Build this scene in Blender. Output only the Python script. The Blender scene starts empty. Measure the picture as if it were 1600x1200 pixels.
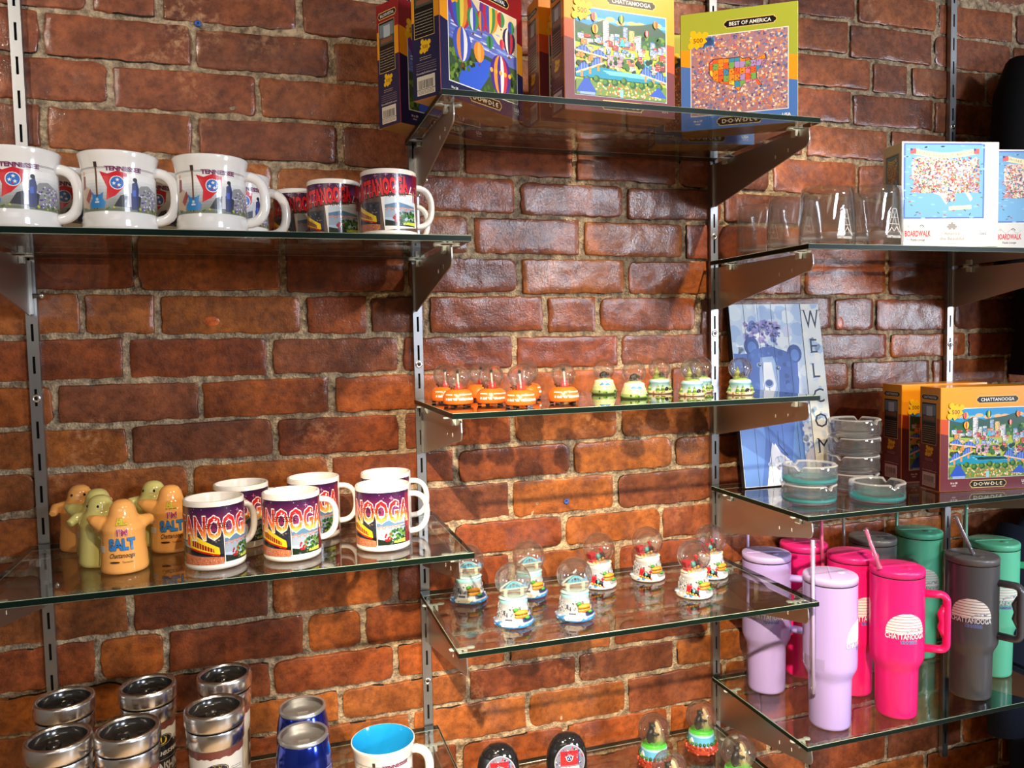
import bpy, bmesh, math, random
from mathutils import Vector, Matrix, noise
from mathutils.geometry import tessellate_polygon
PI = math.pi
sc = bpy.context.scene
col = sc.collection
Z0 = 1.6                                    # camera height above the floor

# ------------------------------------------------------------ camera, world, lights, exposure
cam_d = bpy.data.cameras.new('camera'); cam = bpy.data.objects.new('camera', cam_d); col.objects.link(cam)
cam_d.sensor_fit = 'HORIZONTAL'; cam_d.sensor_width = 36; cam_d.lens = 1226.663 / 1600 * 36
cam_d.clip_start = 0.02
fw = Vector((0.3008474, 0.95184554, -0.05899928)); rt = Vector((0.95294387, -0.30245931, -0.02040456)); up = Vector((0.03726687, 0.05008434, 0.99804947))
m3 = Matrix((rt, up, -fw)).transposed()
cam.matrix_world = Matrix.Translation((0.34245483, -1.39917887, Z0)) @ m3.to_4x4()
sc.camera = cam

w = bpy.data.worlds.new('world'); sc.world = w; w.use_nodes = True
w.node_tree.nodes['Background'].inputs[0].default_value = (0.75, 0.85, 1.0, 1)
w.node_tree.nodes['Background'].inputs[1].default_value = 0.35

def spot(name, loc, target, power, color, angle, blend=0.6, size=0.03):
    l = bpy.data.lights.new(name, 'SPOT'); o = bpy.data.objects.new(name, l); col.objects.link(o)
    l.energy = power; l.color = color; l.spot_size = math.radians(angle); l.spot_blend = blend; l.shadow_soft_size = size
    o.location = loc; o.rotation_euler = (Vector(target) - Vector(loc)).to_track_quat('-Z', 'Y').to_euler()
    return o
def area(name, loc, target, power, color, sx, sy):
    l = bpy.data.lights.new(name, 'AREA'); o = bpy.data.objects.new(name, l); col.objects.link(o)
    l.shape = 'RECTANGLE'; l.size = sx; l.size_y = sy; l.energy = power; l.color = color
    o.location = loc; o.rotation_euler = (Vector(target) - Vector(loc)).to_track_quat('-Z', 'Y').to_euler()
    return o
WARM = (1.0, 0.80, 0.56)
SPOTS = [  # location, target, watts, colour, cone, blend
    ((-0.10, -2.40, 2.82), (0.98, 0.0, 0.96), 640, WARM, 25, 0.85),
    ((1.55, -1.15, 2.86), (1.02, 0.0, 1.45), 105, WARM, 50, 0.6),
    ((2.60, -2.10, 2.84), (1.46, -0.15, 1.02), 60, (1.0, 0.90, 0.78), 24, 0.8),
    ((0.60, -1.70, 2.86), (0.30, -0.1, 0.72), 100, WARM, 30, 0.9),
    ((-1.30, -2.20, 2.86), (0.20, 0.0, 2.14), 105, (1.0, 0.88, 0.72), 26, 0.7),  # added fill spot that brightens the upper left wall
    ((0.80, -1.50, 2.90), (0.80, -1.20, 0.0), 420, (1.0, 0.88, 0.74), 56, 0.5),  # added fill spot on the floor, bounces light up under the shelves
]
for i, (a, b, p, c, an, bl) in enumerate(SPOTS):
    spot('ceiling_and_fill_spot', a, b, p, c, an, bl)
area('window_daylight', (4.95, -3.95, 1.72), (1.5, 0, 1.6), 95, (0.78, 0.87, 1.0), 0.85, 1.1)
area('window_daylight', (2.72, -4.95, 2.62), (0.8, 0, 1.8), 95, (0.80, 0.88, 1.0), 0.95, 0.48)
area('ambient_fill_panel', (-0.6, -4.3, 2.95), (-0.6, -4.3, 0), 14, (1.0, 0.90, 0.80), 2.4, 0.8)  # added unseen fill panel that lifts the ambient light

sc.view_settings.view_transform = 'Standard'; sc.view_settings.look = 'None'; sc.view_settings.gamma = 1
sc.view_settings.use_curve_mapping = False; sc.view_settings.exposure = 0.30
sc.cycles.max_bounces = 10; sc.cycles.transparent_max_bounces = 40; sc.cycles.transmission_bounces = 10
sc.cycles.diffuse_bounces = 3; sc.cycles.glossy_bounces = 4
sc.cycles.caustics_reflective = False; sc.cycles.caustics_refractive = False
sc.cycles.sample_clamp_indirect = 4.0
sc.cycles.use_denoising = True

# ------------------------------------------------------------ helpers
def lin(c):
    return tuple((x / 12.92 if x <= 0.04045 else ((x + 0.055) / 1.055) ** 2.4) for x in c)
def rgb(r, g, b): return lin((r / 255, g / 255, b / 255))
def mixc(a, b, t): return tuple(a[i] + (b[i] - a[i]) * t for i in range(3))

def new_mat(name):
    m = bpy.data.materials.new(name); m.use_nodes = True
    return m, m.node_tree.nodes, m.node_tree.links
def pm(name, color=None, rough=0.4, metal=0.0, coat=0.0, bump=0.0, bscale=80.0, attr=False, var=0.0, spec=0.5, aniso=0.0, emis=None):
    m, N, L = new_mat(name); b = N['Principled BSDF']
    b.inputs['Roughness'].default_value = rough; b.inputs['Metallic'].default_value = metal
    b.inputs['Coat Weight'].default_value = coat; b.inputs['Coat Roughness'].default_value = 0.08
    b.inputs['Specular IOR Level'].default_value = spec
    tc = N.new('ShaderNodeTexCoord')
    nz = N.new('ShaderNodeTexNoise'); nz.inputs['Scale'].default_value = bscale; nz.inputs['Detail'].default_value = 3
    L.new(tc.outputs['Object'], nz.inputs['Vector'])
    if attr:
        a = N.new('ShaderNodeAttribute'); a.attribute_name = 'Col'; src = a.outputs['Color']
    else:
        c = N.new('ShaderNodeRGB'); c.outputs[0].default_value = (*color, 1); src = c.outputs[0]
    if var > 0:
        mx = N.new('ShaderNodeMix'); mx.data_type = 'RGBA'; mx.blend_type = 'MULTIPLY'; mx.inputs[0].default_value = var
        L.new(src, mx.inputs[6]); L.new(nz.outputs['Fac'], mx.inputs[7]); src = mx.outputs[2]
    L.new(src, b.inputs['Base Color'])
    if bump > 0:
        bp = N.new('ShaderNodeBump'); bp.inputs['Strength'].default_value = bump; bp.inputs['Distance'].default_value = 0.001
        L.new(nz.outputs['Fac'], bp.inputs['Height']); L.new(bp.outputs['Normal'], b.inputs['Normal'])
    return m
def glass_mat(name, tint=(1, 1, 1), ior=1.5, white=0.0, rough=0.0, boost=1.0, refr=0.0, rior=1.33, wcol=(0.9, 0.9, 0.9)):
    """clear pane: transparent body with a fresnel reflection on each face"""
    m, N, L = new_mat(name)
    N.remove(N['Principled BSDF']); out = N['Material Output']
    tr = N.new('ShaderNodeBsdfTransparent'); tr.inputs[0].default_value = (*tint, 1)
    gl = N.new('ShaderNodeBsdfGlossy'); gl.inputs['Roughness'].default_value = rough
    fr = N.new('ShaderNodeFresnel')
    ge = N.new('ShaderNodeNewGeometry')      # same reflectance on both sides of a face: ior ^ (1 - 2*backfacing)
    ex = N.new('ShaderNodeMath'); ex.operation = 'MULTIPLY_ADD'; L.new(ge.outputs['Backfacing'], ex.inputs[0]); ex.inputs[1].default_value = -2; ex.inputs[2].default_value = 1
    pw = N.new('ShaderNodeMath'); pw.operation = 'POWER'; pw.inputs[0].default_value = ior; L.new(ex.outputs[0], pw.inputs[1]); L.new(pw.outputs[0], fr.inputs[0])
    mu = N.new('ShaderNodeMath'); mu.operation = 'MULTIPLY'; mu.inputs[1].default_value = boost; mu.use_clamp = True
    mx = N.new('ShaderNodeMixShader')
    body = tr
    if refr > 0:
        rf_ = N.new('ShaderNodeBsdfRefraction'); rf_.inputs['Color'].default_value = (*tint, 1); rf_.inputs['Roughness'].default_value = 0.0; rf_.inputs['IOR'].default_value = rior
        m3_ = N.new('ShaderNodeMixShader'); m3_.inputs[0].default_value = refr; L.new(tr.outputs[0], m3_.inputs[1]); L.new(rf_.outputs[0], m3_.inputs[2]); body = m3_
    L.new(fr.outputs[0], mu.inputs[0]); L.new(mu.outputs[0], mx.inputs[0]); L.new(body.outputs[0], mx.inputs[1]); L.new(gl.outputs[0], mx.inputs[2])
    res = mx
    if white > 0:
        df = N.new('ShaderNodeBsdfDiffuse'); df.inputs[0].default_value = (*wcol, 1)
        m2 = N.new('ShaderNodeMixShader'); m2.inputs[0].default_value = white
        L.new(mx.outputs[0], m2.inputs[1]); L.new(df.outputs[0], m2.inputs[2]); res = m2
    L.new(res.outputs[0], out.inputs[0])
    return m

class MB:
    """collects geometry, builds ONE mesh object"""
    def __init__(s): s.v = []; s.f = []; s.m = []; s.c = []; s.s = []
    def add(s, vs, fs, mat=0, c=(1, 1, 1), smooth=False, xf=None):
        o = len(s.v)
        if xf is not None: vs = [xf @ Vector(v) for v in vs]
        s.v += [tuple(v) for v in vs]
        for f in fs:
            s.f.append(tuple(i + o for i in f)); s.m.append(mat); s.c.append(c); s.s.append(smooth)
        return s
    def box(s, a, b, mat=0, c=(1, 1, 1), xf=None):
        x0, y0, z0 = a; x1, y1, z1 = b
        vs = [(x0,y0,z0),(x1,y0,z0),(x1,y1,z0),(x0,y1,z0),(x0,y0,z1),(x1,y0,z1),(x1,y1,z1),(x0,y1,z1)]
        return s.add(vs, [(0,3,2,1),(4,5,6,7),(0,1,5,4),(1,2,6,5),(2,3,7,6),(3,0,4,7)], mat, c, False, xf)
    def lathe(s, prof, n=40, mat=0, c=(1, 1, 1), smooth=True, xf=None, cols=None):
        """prof: [(r,z)...] bottom to top outside; r=0 ends close"""
        o = len(s.v); vs = []; rings = []
        for r, z in prof:
            if r < 1e-6: rings.append([len(vs)]); vs.append((0, 0, z))
            else:
                rings.append(list(range(len(vs), len(vs) + n)))
                vs += [(r * math.cos(2*PI*i/n), r * math.sin(2*PI*i/n), z) for i in range(n)]
        fs = []; cc = []
        for k in range(len(rings) - 1):
            a, b = rings[k], rings[k+1]
            for i in range(n):
                j = (i + 1) % n
                if len(a) == 1 and len(b) == 1: continue
                if len(a) == 1: fs.append((a[0], b[j], b[i]))
                elif len(b) == 1: fs.append((a[i], a[j], b[0]))
                else: fs.append((a[i], a[j], b[j], b[i]))
                cc.append(cols[k] if cols else c)
        if xf is not None: vs = [xf @ Vector(v) for v in vs]
        s.v += [tuple(v) for v in vs]
        for f, q in zip(fs, cc):
            s.f.append(tuple(i + o for i in f)); s.m.append(mat); s.c.append(q); s.s.append(smooth)
        return s
    def ell(s, ctr, r, mat=0, c=(1, 1, 1), n=16, k=10, xf=None):
        M = Matrix.Translation(ctr) @ Matrix.Diagonal((r[0], r[1], r[2], 1))
        if xf is not None: M = xf @ M
        return s.lathe([(math.sin(PI*i/k), -math.cos(PI*i/k)) if 0 < i < k else (0, -math.cos(PI*i/k)) for i in range(k+1)], n, mat, c, True, M)
    def tube(s, path, r, n=12, mat=0, c=(1, 1, 1), closed=False, flat=None, xf=None, caps=True):
        P = [Vector(p) for p in path]; vs = []; m = len(P)
        ref = None
        for i, p in enumerate(P):
            a = P[(i-1) % m] if (closed or i > 0) else p; b = P[(i+1) % m] if (closed or i < m-1) else p
            t = (b - a).normalized()
            if ref is None: ref = Vector((0, 1, 0)) if abs(t.y) < 0.9 else Vector((1, 0, 0))
            u = (ref - t * ref.dot(t)).normalized(); ref = u; w_ = t.cross(u)
            rr = r[i] if isinstance(r, (list, tuple)) else r
            fl = flat or (1, 1)
            vs += [p + u * math.cos(2*PI*k/n) * rr * fl[0] + w_ * math.sin(2*PI*k/n) * rr * fl[1] for k in range(n)]
        fs = []
        for i in range(m if closed else m - 1):
            for k in range(n):
                a = i*n + k; b = i*n + (k+1) % n; c2 = ((i+1) % m)*n + (k+1) % n; d = ((i+1) % m)*n + k
                fs.append((a, b, c2, d))
        if not closed and caps:
            fs.append(tuple(range(n))[::-1]); fs.append(tuple((m-1)*n + k for k in range(n)))
        return s.add(vs, fs, mat, c, True, xf)
    def prism(s, poly, a, b, axis='y', mat=0, c=(1, 1, 1), xf=None):
        """2-D outline extruded from a to b along axis; outline coords are the two other axes"""
        def p3(p, d):
            return {'x': (d, p[0], p[1]), 'y': (p[0], d, p[1]), 'z': (p[0], p[1], d)}[axis]
        n = len(poly); vs = [p3(p, a) for p in poly] + [p3(p, b) for p in poly]
        tri = tessellate_polygon([[Vector((p[0], p[1], 0)) for p in poly]])
        fs = [tuple(t) for t in tri] + [tuple(i + n for i in reversed(t)) for t in tri]
        fs += [(i, (i+1) % n, (i+1) % n + n, i + n) for i in range(n)]
        return s.add(vs, fs, mat, c, False, xf)
    def build(s, name, mats, parent=None, loc=(0, 0, 0), rotz=0, fix=True):
        me = bpy.data.meshes.new(name); me.from_pydata(s.v, [], s.f)
        if not isinstance(mats, (list, tuple)): mats = [mats]
        for m in mats: me.materials.append(m)
        me.polygons.foreach_set('material_index', s.m); me.polygons.foreach_set('use_smooth', s.s)
        ca = me.color_attributes.new('Col', 'FLOAT_COLOR', 'CORNER'); arr = []
        for f, c in zip(s.f, s.c): arr += [c[0], c[1], c[2], 1.0] * len(f)
        ca.data.foreach_set('color', arr)
        if fix:
            bm = bmesh.new(); bm.from_mesh(me); bmesh.ops.recalc_face_normals(bm, faces=bm.faces); bm.to_mesh(me); bm.free()
        me.update()
        o = bpy.data.objects.new(name, me); col.objects.link(o)
        o.location = loc; o.rotation_euler = (0, 0, rotz)
        if parent: o.parent = parent
        return o
def bevel(o, w_, seg=2, ang=40):
    b = o.modifiers.new('bevel', 'BEVEL'); b.width = w_; b.segments = seg; b.limit_method = 'ANGLE'; b.angle_limit = math.radians(ang)
    b.harden_normals = False
    return o
def tag(o, label=None, cat=None, group=None, kind=None):
    if label: o['label'] = label
    if cat: o['category'] = cat
    if group: o['group'] = group
    if kind: o['kind'] = kind
    return o
def thing(name, label, cat, loc=(0, 0, 0), rotz=0, group=None):
    o = bpy.data.objects.new(name, None); o.empty_display_size = 0.02; col.objects.link(o)
    o.location = loc; o.rotation_euler = (0, 0, rotz)
    return tag(o, label, cat, group)
KIDS = {}
def kids(o): return [c for c in bpy.data.objects if c.parent == o]
def copy_tree(o, parent=None):
    c = o.copy(); col.objects.link(c)
    if parent: c.parent = parent
    for ch in kids(o): copy_tree(ch, c)
    return c
def place(o, first, label, loc, rotz=0, group=None, scale=None):
    """the first placement moves the prototype itself, later ones copy it"""
    r = o if not first else copy_tree(o)
    r.location = loc; r.rotation_euler = (0, 0, rotz); r['label'] = label
    if group: r['group'] = group
    if scale: r.scale = scale
    return r

# ---- flat print canvas (polygons with colours, layered by fractions of a millimetre)
TXT = {}
def text_tris(s, fat=0.0, shear=0.0):
    k = (s, fat, shear)
    if k in TXT: return TXT[k]
    cu = bpy.data.curves.new('t', 'FONT'); cu.body = s; cu.offset = fat; cu.shear = shear; cu.resolution_u = 2; cu.size = 1
    ob = bpy.data.objects.new('t', cu); me = bpy.data.meshes.new_from_object(ob)
    vs = [(v.co.x, v.co.y) for v in me.vertices]; fs = [tuple(p.vertices) for p in me.polygons]
    bpy.data.objects.remove(ob); bpy.data.meshes.remove(me); bpy.data.curves.remove(cu)
    x0 = min(v[0] for v in vs); x1 = max(v[0] for v in vs)
    TXT[k] = ([(x - x0, y) for x, y in vs], fs, x1 - x0)
    return TXT[k]
class Canvas:
    def __init__(s): s.p = []; s.w = 0.00012
    def nxt(s, k=1): s.w += 4e-6 * k
    def poly(s, pts, c, hold=False):
        if not hold: s.nxt()
        if len(pts) > 3:
            for t in tessellate_polygon([[Vector((p[0], p[1], 0)) for p in pts]]): s.p.append(([pts[i] for i in t], c, s.w))
        else: s.p.append((list(pts), c, s.w))
        return s
    def rect(s, x0, y0, x1, y1, c, hold=False, rot=0):
        pts = [(x0, y0), (x1, y0), (x1, y1), (x0, y1)]
        if rot:
            cx, cy = (x0+x1)/2, (y0+y1)/2; ca, sa = math.cos(rot), math.sin(rot)
            pts = [(cx + (x-cx)*ca - (y-cy)*sa, cy + (x-cx)*sa + (y-cy)*ca) for x, y in pts]
        if not hold: s.nxt()
        s.p.append((pts, c, s.w)); return s
    def circ(s, cx, cy, r, c, ry=None, n=16, hold=False):
        if not hold: s.nxt()
        ry = ry or r
        s.p.append(([(cx + r*math.cos(2*PI*i/n), cy + ry*math.sin(2*PI*i/n)) for i in range(n)], c, s.w)); return s
    def line(s, pts, wd, c, hold=False):
        if not hold: s.nxt()
        for (x0, y0), (x1, y1) in zip(pts, pts[1:]):
            d = math.hypot(x1-x0, y1-y0) or 1; nx, ny = -(y1-y0)/d*wd/2, (x1-x0)/d*wd/2
            s.p.append(([(x0+nx, y0+ny), (x0-nx, y0-ny), (x1-nx, y1-ny), (x1+nx, y1+ny)], c, s.w))
        return s
    def text(s, st, x, y, h, c, width=None, fat=0.0, shear=0.0, center=True, grad=None, rot=0, outline=None, ow=0.03):
        """h = cap height in metres, y = baseline"""
        if outline: s.text(st, x, y, h, outline, width, fat + ow, shear, center, None, rot)
        s.nxt()
        vs, fs, wd = text_tris(st, fat, shear)
        wr = text_tris(st, 0.0, shear)[2]
        k = h / 0.69; kx = (width / wr) if width else k
        ox = -wr/2 if center else 0
        shift = -(wd - wr) / 2
        ca, sa = math.cos(rot), math.sin(rot)
        V = []
        for a, b in vs:
            X, Y = (a + ox + shift) * kx, b * k
            V.append((x + X*ca - Y*sa, y + X*sa + Y*ca))
        for f in fs:
            s.p.append(([V[i] for i in f], grad or c, s.w))
        return s
    def sub(s, fn, x, y, w_, h_):
        """draw fn(canvas, W, H) clipped-free inside a box"""
        k = Canvas(); k.w = s.w; fn(k, w_, h_)
        for pts, c, ww in k.p:
            pts = clip(pts, 0, w_, 0, h_)
            if pts: s.p.append(([(a + x, b + y) for a, b in pts], c, ww))
        s.w = k.w; return s
    def build(s, name, mat, parent, fn, step=None, vstep=None):
        mb = MB()
        for pts, c, w_ in s.p:
            pieces = [pts]
            for ax, st in ((0, step), (1, vstep)):
                if callable(c) and ax == 1 and not st: st = 0.002
                if not st: continue
                nw = []
                for q in pieces:
                    lo = math.floor(min(p[ax] for p in q) / st); hi = math.floor(max(p[ax] for p in q) / st)
                    if hi == lo: nw.append(q); continue
                    for k in range(lo, hi + 1):
                        r = cut(cut(q, ax, k*st, 1), ax, (k+1)*st, -1)
                        if len(r) > 2: nw.append(r)
                pieces = nw
            for q in pieces:
                cc = c(sum(p[0] for p in q)/len(q), sum(p[1] for p in q)/len(q)) if callable(c) else c
                mb.add([fn(a, b, w_) for a, b in q], [tuple(range(len(q)))], 0, cc)
        return mb.build(name, mat, parent, fix=False)
def cut(q, ax, lim, sg):
    out = []; n = len(q)
    for i in range(n):
        a, b = q[i], q[(i+1) % n]; da, db = (a[ax]-lim)*sg, (b[ax]-lim)*sg
        if da >= 0: out.append(a)
        if (da > 0 and db < 0) or (da < 0 and db > 0):
            t = da / (da - db); out.append((a[0] + (b[0]-a[0])*t, a[1] + (b[1]-a[1])*t))
    return out if len(out) > 2 else []
def clip(q, x0, x1, y0, y1):
    for ax, l, sg in ((0, x0, 1), (0, x1, -1), (1, y0, 1), (1, y1, -1)):
        q = cut(q, ax, l, sg)
        if not q: return []
    return q
def vgrad(stops):
    """vertical colour scale of the printed ink: [(v, colour)...]"""
    def g(u, v):
        if v <= stops[0][0]: return stops[0][1]
        for (a, ca), (b, cb) in zip(stops, stops[1:]):
            if v <= b: return mixc(ca, cb, (v - a) / (b - a))
        return stops[-1][1]
    return g
def on_plane(o, du, dv, n):
    o, du, dv, n = Vector(o), Vector(du), Vector(dv), Vector(n)
    return lambda u, v, w_: o + du*u + dv*v + n*w_
def on_round(rf, u0=0.0, z0=0.0, k=1.0):
    """wraps u around a body of revolution; u=0 faces -y, radius function rf(z)"""
    rm = rf(z0)
    def f(u, v, w_):
        th = u0 + u / rm; z = z0 + v; r = rf(z) + w_ * k
        return Vector((r * math.sin(th), -r * math.cos(th), z))
    return f

# ------------------------------------------------------------ materials
M = {}
M['print'] = pm('printed_ink', rough=0.28, coat=0.35, attr=True)
M['printm'] = pm('printed_matt', rough=0.5, attr=True)
M['ceramic'] = pm('white_ceramic', rgb(238, 234, 228), 0.12, coat=0.6, spec=0.6)
M['paint'] = pm('painted_resin', rough=0.32, coat=0.4, attr=True, bump=0.25, bscale=500)
M['steel'] = pm('brushed_steel', (0.42, 0.43, 0.45), 0.36, 1.0, bump=0.05, bscale=300)
M['plate'] = pm('bracket_plate', (0.50, 0.49, 0.47), 0.36, 1.0, bump=0.05, bscale=400)
M['chrome'] = pm('chrome', (0.85, 0.84, 0.83), 0.22, 1.0)
M['bolt'] = pm('bolt_metal', (0.62, 0.60, 0.55), 0.25, 1.0)
M['clip'] = pm('clear_plastic_rest', rgb(205, 212, 208), 0.2, coat=0.5)
M['black'] = pm('black_plastic', (0.012, 0.012, 0.013), 0.25)
M['carton'] = pm('kraft_carton', rgb(205, 160, 100), 0.7, bump=0.3, bscale=300, var=0.15)
M['cardw'] = pm('white_carton', rgb(226, 223, 216), 0.4, coat=0.1)
M['glass'] = glass_mat('shelf_glass', (0.93, 0.955, 0.94), 1.52, boost=1.35)
M['gedge'] = pm('glass_edge', rgb(15, 31, 25), 0.30, spec=0.12, var=0.5, bscale=30)
M['bevelg'] = pm('glass_arris', rgb(150, 175, 155), 0.2, coat=0.6)
M['globe'] = glass_mat('globe_glass', (0.985, 0.985, 0.985), 1.5, boost=2.1, refr=0.28, rough=0.02, white=0.014)
M['tumbler_glass'] = glass_mat('tumbler_glass', (0.97, 0.98, 0.98), 1.45, boost=1.6, white=0.012, refr=0.2, rior=1.2, rough=0.02)
M['rimglint'] = glass_mat('rim_glint_glass', (0.95, 0.97, 0.97), 1.5, boost=3.0, white=0.28)  # white mixed in to paint bright glints on rims and bases
M['etch'] = pm('etched_frost', rgb(225, 228, 228), 0.6)
gm, N, L = new_mat('cast_glass'); bb = N['Principled BSDF']
bb.inputs['Base Color'].default_value = (0.97, 0.99, 0.985, 1); bb.inputs['Roughness'].default_value = 0.02; bb.inputs['IOR'].default_value = 1.45
bb.inputs['Transmission Weight'].default_value = 1.0; M['cast'] = gm
M['cast2'] = glass_mat('cast_glass_clear', (0.985, 0.99, 0.99), 1.5, boost=2.0, white=0.035, refr=0.35, rior=1.4, rough=0.02)
M['cast_teal'] = glass_mat('cast_glass_teal', (0.10, 0.72, 0.74), 1.5, boost=1.6, white=0.55, wcol=(0.02, 0.50, 0.55))
M['lidclear'] = glass_mat('clear_lid', (0.90, 0.91, 0.92), 1.5, boost=2.0, white=0.10)

# brick
def brick_material():
    m, N, L = new_mat('old_brick'); b = N['Principled BSDF']
    tc = N.new('ShaderNodeTexCoord')
    a = N.new('ShaderNodeAttribute'); a.attribute_name = 'Col'
    def nz(sc_, det, rough=0.6, stretch=None):
        n = N.new('ShaderNodeTexNoise'); n.inputs['Scale'].default_value = sc_; n.inputs['Detail'].default_value = det; n.inputs['Roughness'].default_value = rough
        L.new(tc.outputs['Object'], n.inputs['Vector']); return n
    def ramp(src, p0, p1, c0=(0, 0, 0, 1), c1=(1, 1, 1, 1)):
        r = N.new('ShaderNodeValToRGB'); r.color_ramp.elements[0].position = p0; r.color_ramp.elements[1].position = p1
        r.color_ramp.elements[0].color = c0; r.color_ramp.elements[1].color = c1; L.new(src, r.inputs[0]); return r
    def mix(kind, f, x, y):
        q = N.new('ShaderNodeMix'); q.data_type = 'RGBA'; q.blend_type = kind
        if isinstance(f, float): q.inputs[0].default_value = f
        else: L.new(f, q.inputs[0])
        for k, s_ in ((6, x), (7, y)):
            if isinstance(s_, tuple): q.inputs[k].default_value = s_
            else: L.new(s_, q.inputs[k])
        return q.outputs[2]
    n1 = nz(14, 6); n2 = nz(70, 5, 0.7); n3 = nz(320, 3, 0.7); n4 = nz(6, 3)
    c = mix('MULTIPLY', 0.75, a.outputs['Color'], ramp(n1.outputs['Fac'], 0.32, 0.66, (0.38, 0.28, 0.26, 1), (1.40, 1.36, 1.25, 1)).outputs[0])
    c = mix('MULTIPLY', 0.55, c, ramp(n2.outputs['Fac'], 0.36, 0.60, (0.30, 0.24, 0.24, 1), (1.25, 1.28, 1.20, 1)).outputs[0])
    c = mix('MIX', ramp(n3.outputs['Fac'], 0.66, 0.72).outputs[0], c, (0.02, 0.012, 0.01, 1))
    mm = N.new('ShaderNodeMath'); mm.operation = 'MULTIPLY'; L.new(ramp(n4.outputs['Fac'], 0.60, 0.78).outputs[0], mm.inputs[0]); L.new(ramp(n2.outputs['Fac'], 0.48, 0.66).outputs[0], mm.inputs[1])
    c = mix('MIX', mm.outputs[0], c, (*rgb(196, 150, 110), 1))
    L.new(c, b.inputs['Base Color'])
    L.new(ramp(n1.outputs['Fac'], 0.3, 0.7, (0.42, 0.42, 0.42, 1), (0.60, 0.60, 0.60, 1)).outputs[0], b.inputs['Roughness'])
    b.inputs['Specular IOR Level'].default_value = 0.25
    L.new(ramp(n4.outputs['Fac'], 0.36, 0.58, (0.25, 0.25, 0.25, 1), (0.80, 0.80, 0.80, 1)).outputs[0], b.inputs['Coat Weight']); b.inputs['Coat Roughness'].default_value = 0.09
    hm = N.new('ShaderNodeMath'); hm.operation = 'MULTIPLY_ADD'; L.new(n3.outputs['Fac'], hm.inputs[0]); hm.inputs[1].default_value = 0.35; L.new(n2.outputs['Fac'], hm.inputs[2])
    bp = N.new('ShaderNodeBump'); bp.inputs['Strength'].default_value = 0.85; bp.inputs['Distance'].default_value = 0.0022
    L.new(hm.outputs[0], bp.inputs['Height']); L.new(bp.outputs[0], b.inputs['Normal'])
    b2 = N.new('ShaderNodeBump'); b2.inputs['Strength'].default_value = 0.34; b2.inputs['Distance'].default_value = 0.0022      # sealer flows over the grain
    L.new(hm.outputs[0], b2.inputs['Height']); L.new(b2.outputs[0], b.inputs['Coat Normal'])
    return m
def mortar_material():
    m, N, L = new_mat('rough_mortar'); b = N['Principled BSDF']
    tc = N.new('ShaderNodeTexCoord')
    n1 = N.new('ShaderNodeTexNoise'); n1.inputs['Scale'].default_value = 60; n1.inputs['Detail'].default_value = 6; n1.inputs['Roughness'].default_value = 0.7
    n2 = N.new('ShaderNodeTexVoronoi'); n2.inputs['Scale'].default_value = 260
    for n in (n1, n2): L.new(tc.outputs['Object'], n.inputs['Vector'])
    r = N.new('ShaderNodeValToRGB'); e = r.color_ramp.elements
    e[0].position = 0.30; e[0].color = (*rgb(60, 52, 42), 1); e[1].position = 0.64; e[1].color = (*rgb(206, 180, 144), 1)
    x = e.new(0.46); x.color = (*rgb(146, 124, 98), 1)
    L.new(n1.outputs['Fac'], r.inputs[0]); L.new(r.outputs[0], b.inputs['Base Color'])
    b.inputs['Roughness'].default_value = 0.85
    mm = N.new('ShaderNodeMath'); mm.operation = 'MULTIPLY_ADD'; L.new(n2.outputs['Distance'], mm.inputs[0]); mm.inputs[1].default_value = 0.5; L.new(n1.outputs['Fac'], mm.inputs[2])
    bp = N.new('ShaderNodeBump'); bp.inputs['Strength'].default_value = 1.0; bp.inputs['Distance'].default_value = 0.004
    L.new(mm.outputs[0], bp.inputs['Height']); L.new(bp.outputs[0], b.inputs['Normal'])
    return m
M['brick'] = brick_material(); M['mortar'] = mortar_material()

# ------------------------------------------------------------ the room
WY = 0.011                                   # brick face; mortar lies behind it
JL = [.675,.603,.529,.457,.384,.312,.235,.160,.088,.016,-.058,-.129,-.199,-.267,-.338,-.401,-.481,-.558,-.626,-.691,-.762,-.832,-.9]
JR = [.663,.59,.519,.445,.371,.293,.225,.149,.077,.002,-.064,-.132,-.207,-.274,-.351,-.419,-.487,-.560,-.631,-.695,-.773,-.845,-.915]
VJ = {0:[1.566,1.797],1:[.098,.201,.423,1.396,1.626,1.73,1.951],2:[.031,.252,.475,1.574,1.799],3:[.124,.35,1.675],4:[.026,.249,.483,.706,.93,1.151,1.59],5:[.373,.812,1.033],
      6:[.719,.941,1.165],7:[.149,.38,.811,1.035,1.45,1.673],8:[.067,.18,.413,.527,.631,.863,.972,1.196,1.529,1.638],9:[.129,.354,.582,.8,1.017,1.68],10:[.02,.239,.458,1.576],
      11:[.126,.359,.579,.794,1.015],12:[.217,.679,.911,1.136],13:[.785,1.006],14:[.891,1.108],15:[.115,.338,.559,1.007],16:[.062,.167,.397,.498],17:[.336,.554,.771],
      18:[.454,.692,.916],19:[.811,1.024],20:[.672,.89],22:[1.465,1.683]}
JL = [z * 0.9923 for z in JL]; JR = [z * 0.9923 for z in JR]
VJ = {k: [0.3425 + (x - 0.3425) * 0.9923 for x in v] for k, v in VJ.items()}
def joint_z(k, x):
    t = min(max(x / 1.2, -0.3), 1.7)
    if k < 0: return JL[0] - 0.0725*k + (JR[0] - JL[0]) * t
    if k >= len(JL): return JL[-1] - 0.0725*(k - len(JL) + 1) + (JR[-1] - JL[-1]) * t
    return JL[k] + (JR[k] - JL[k]) * t
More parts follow.
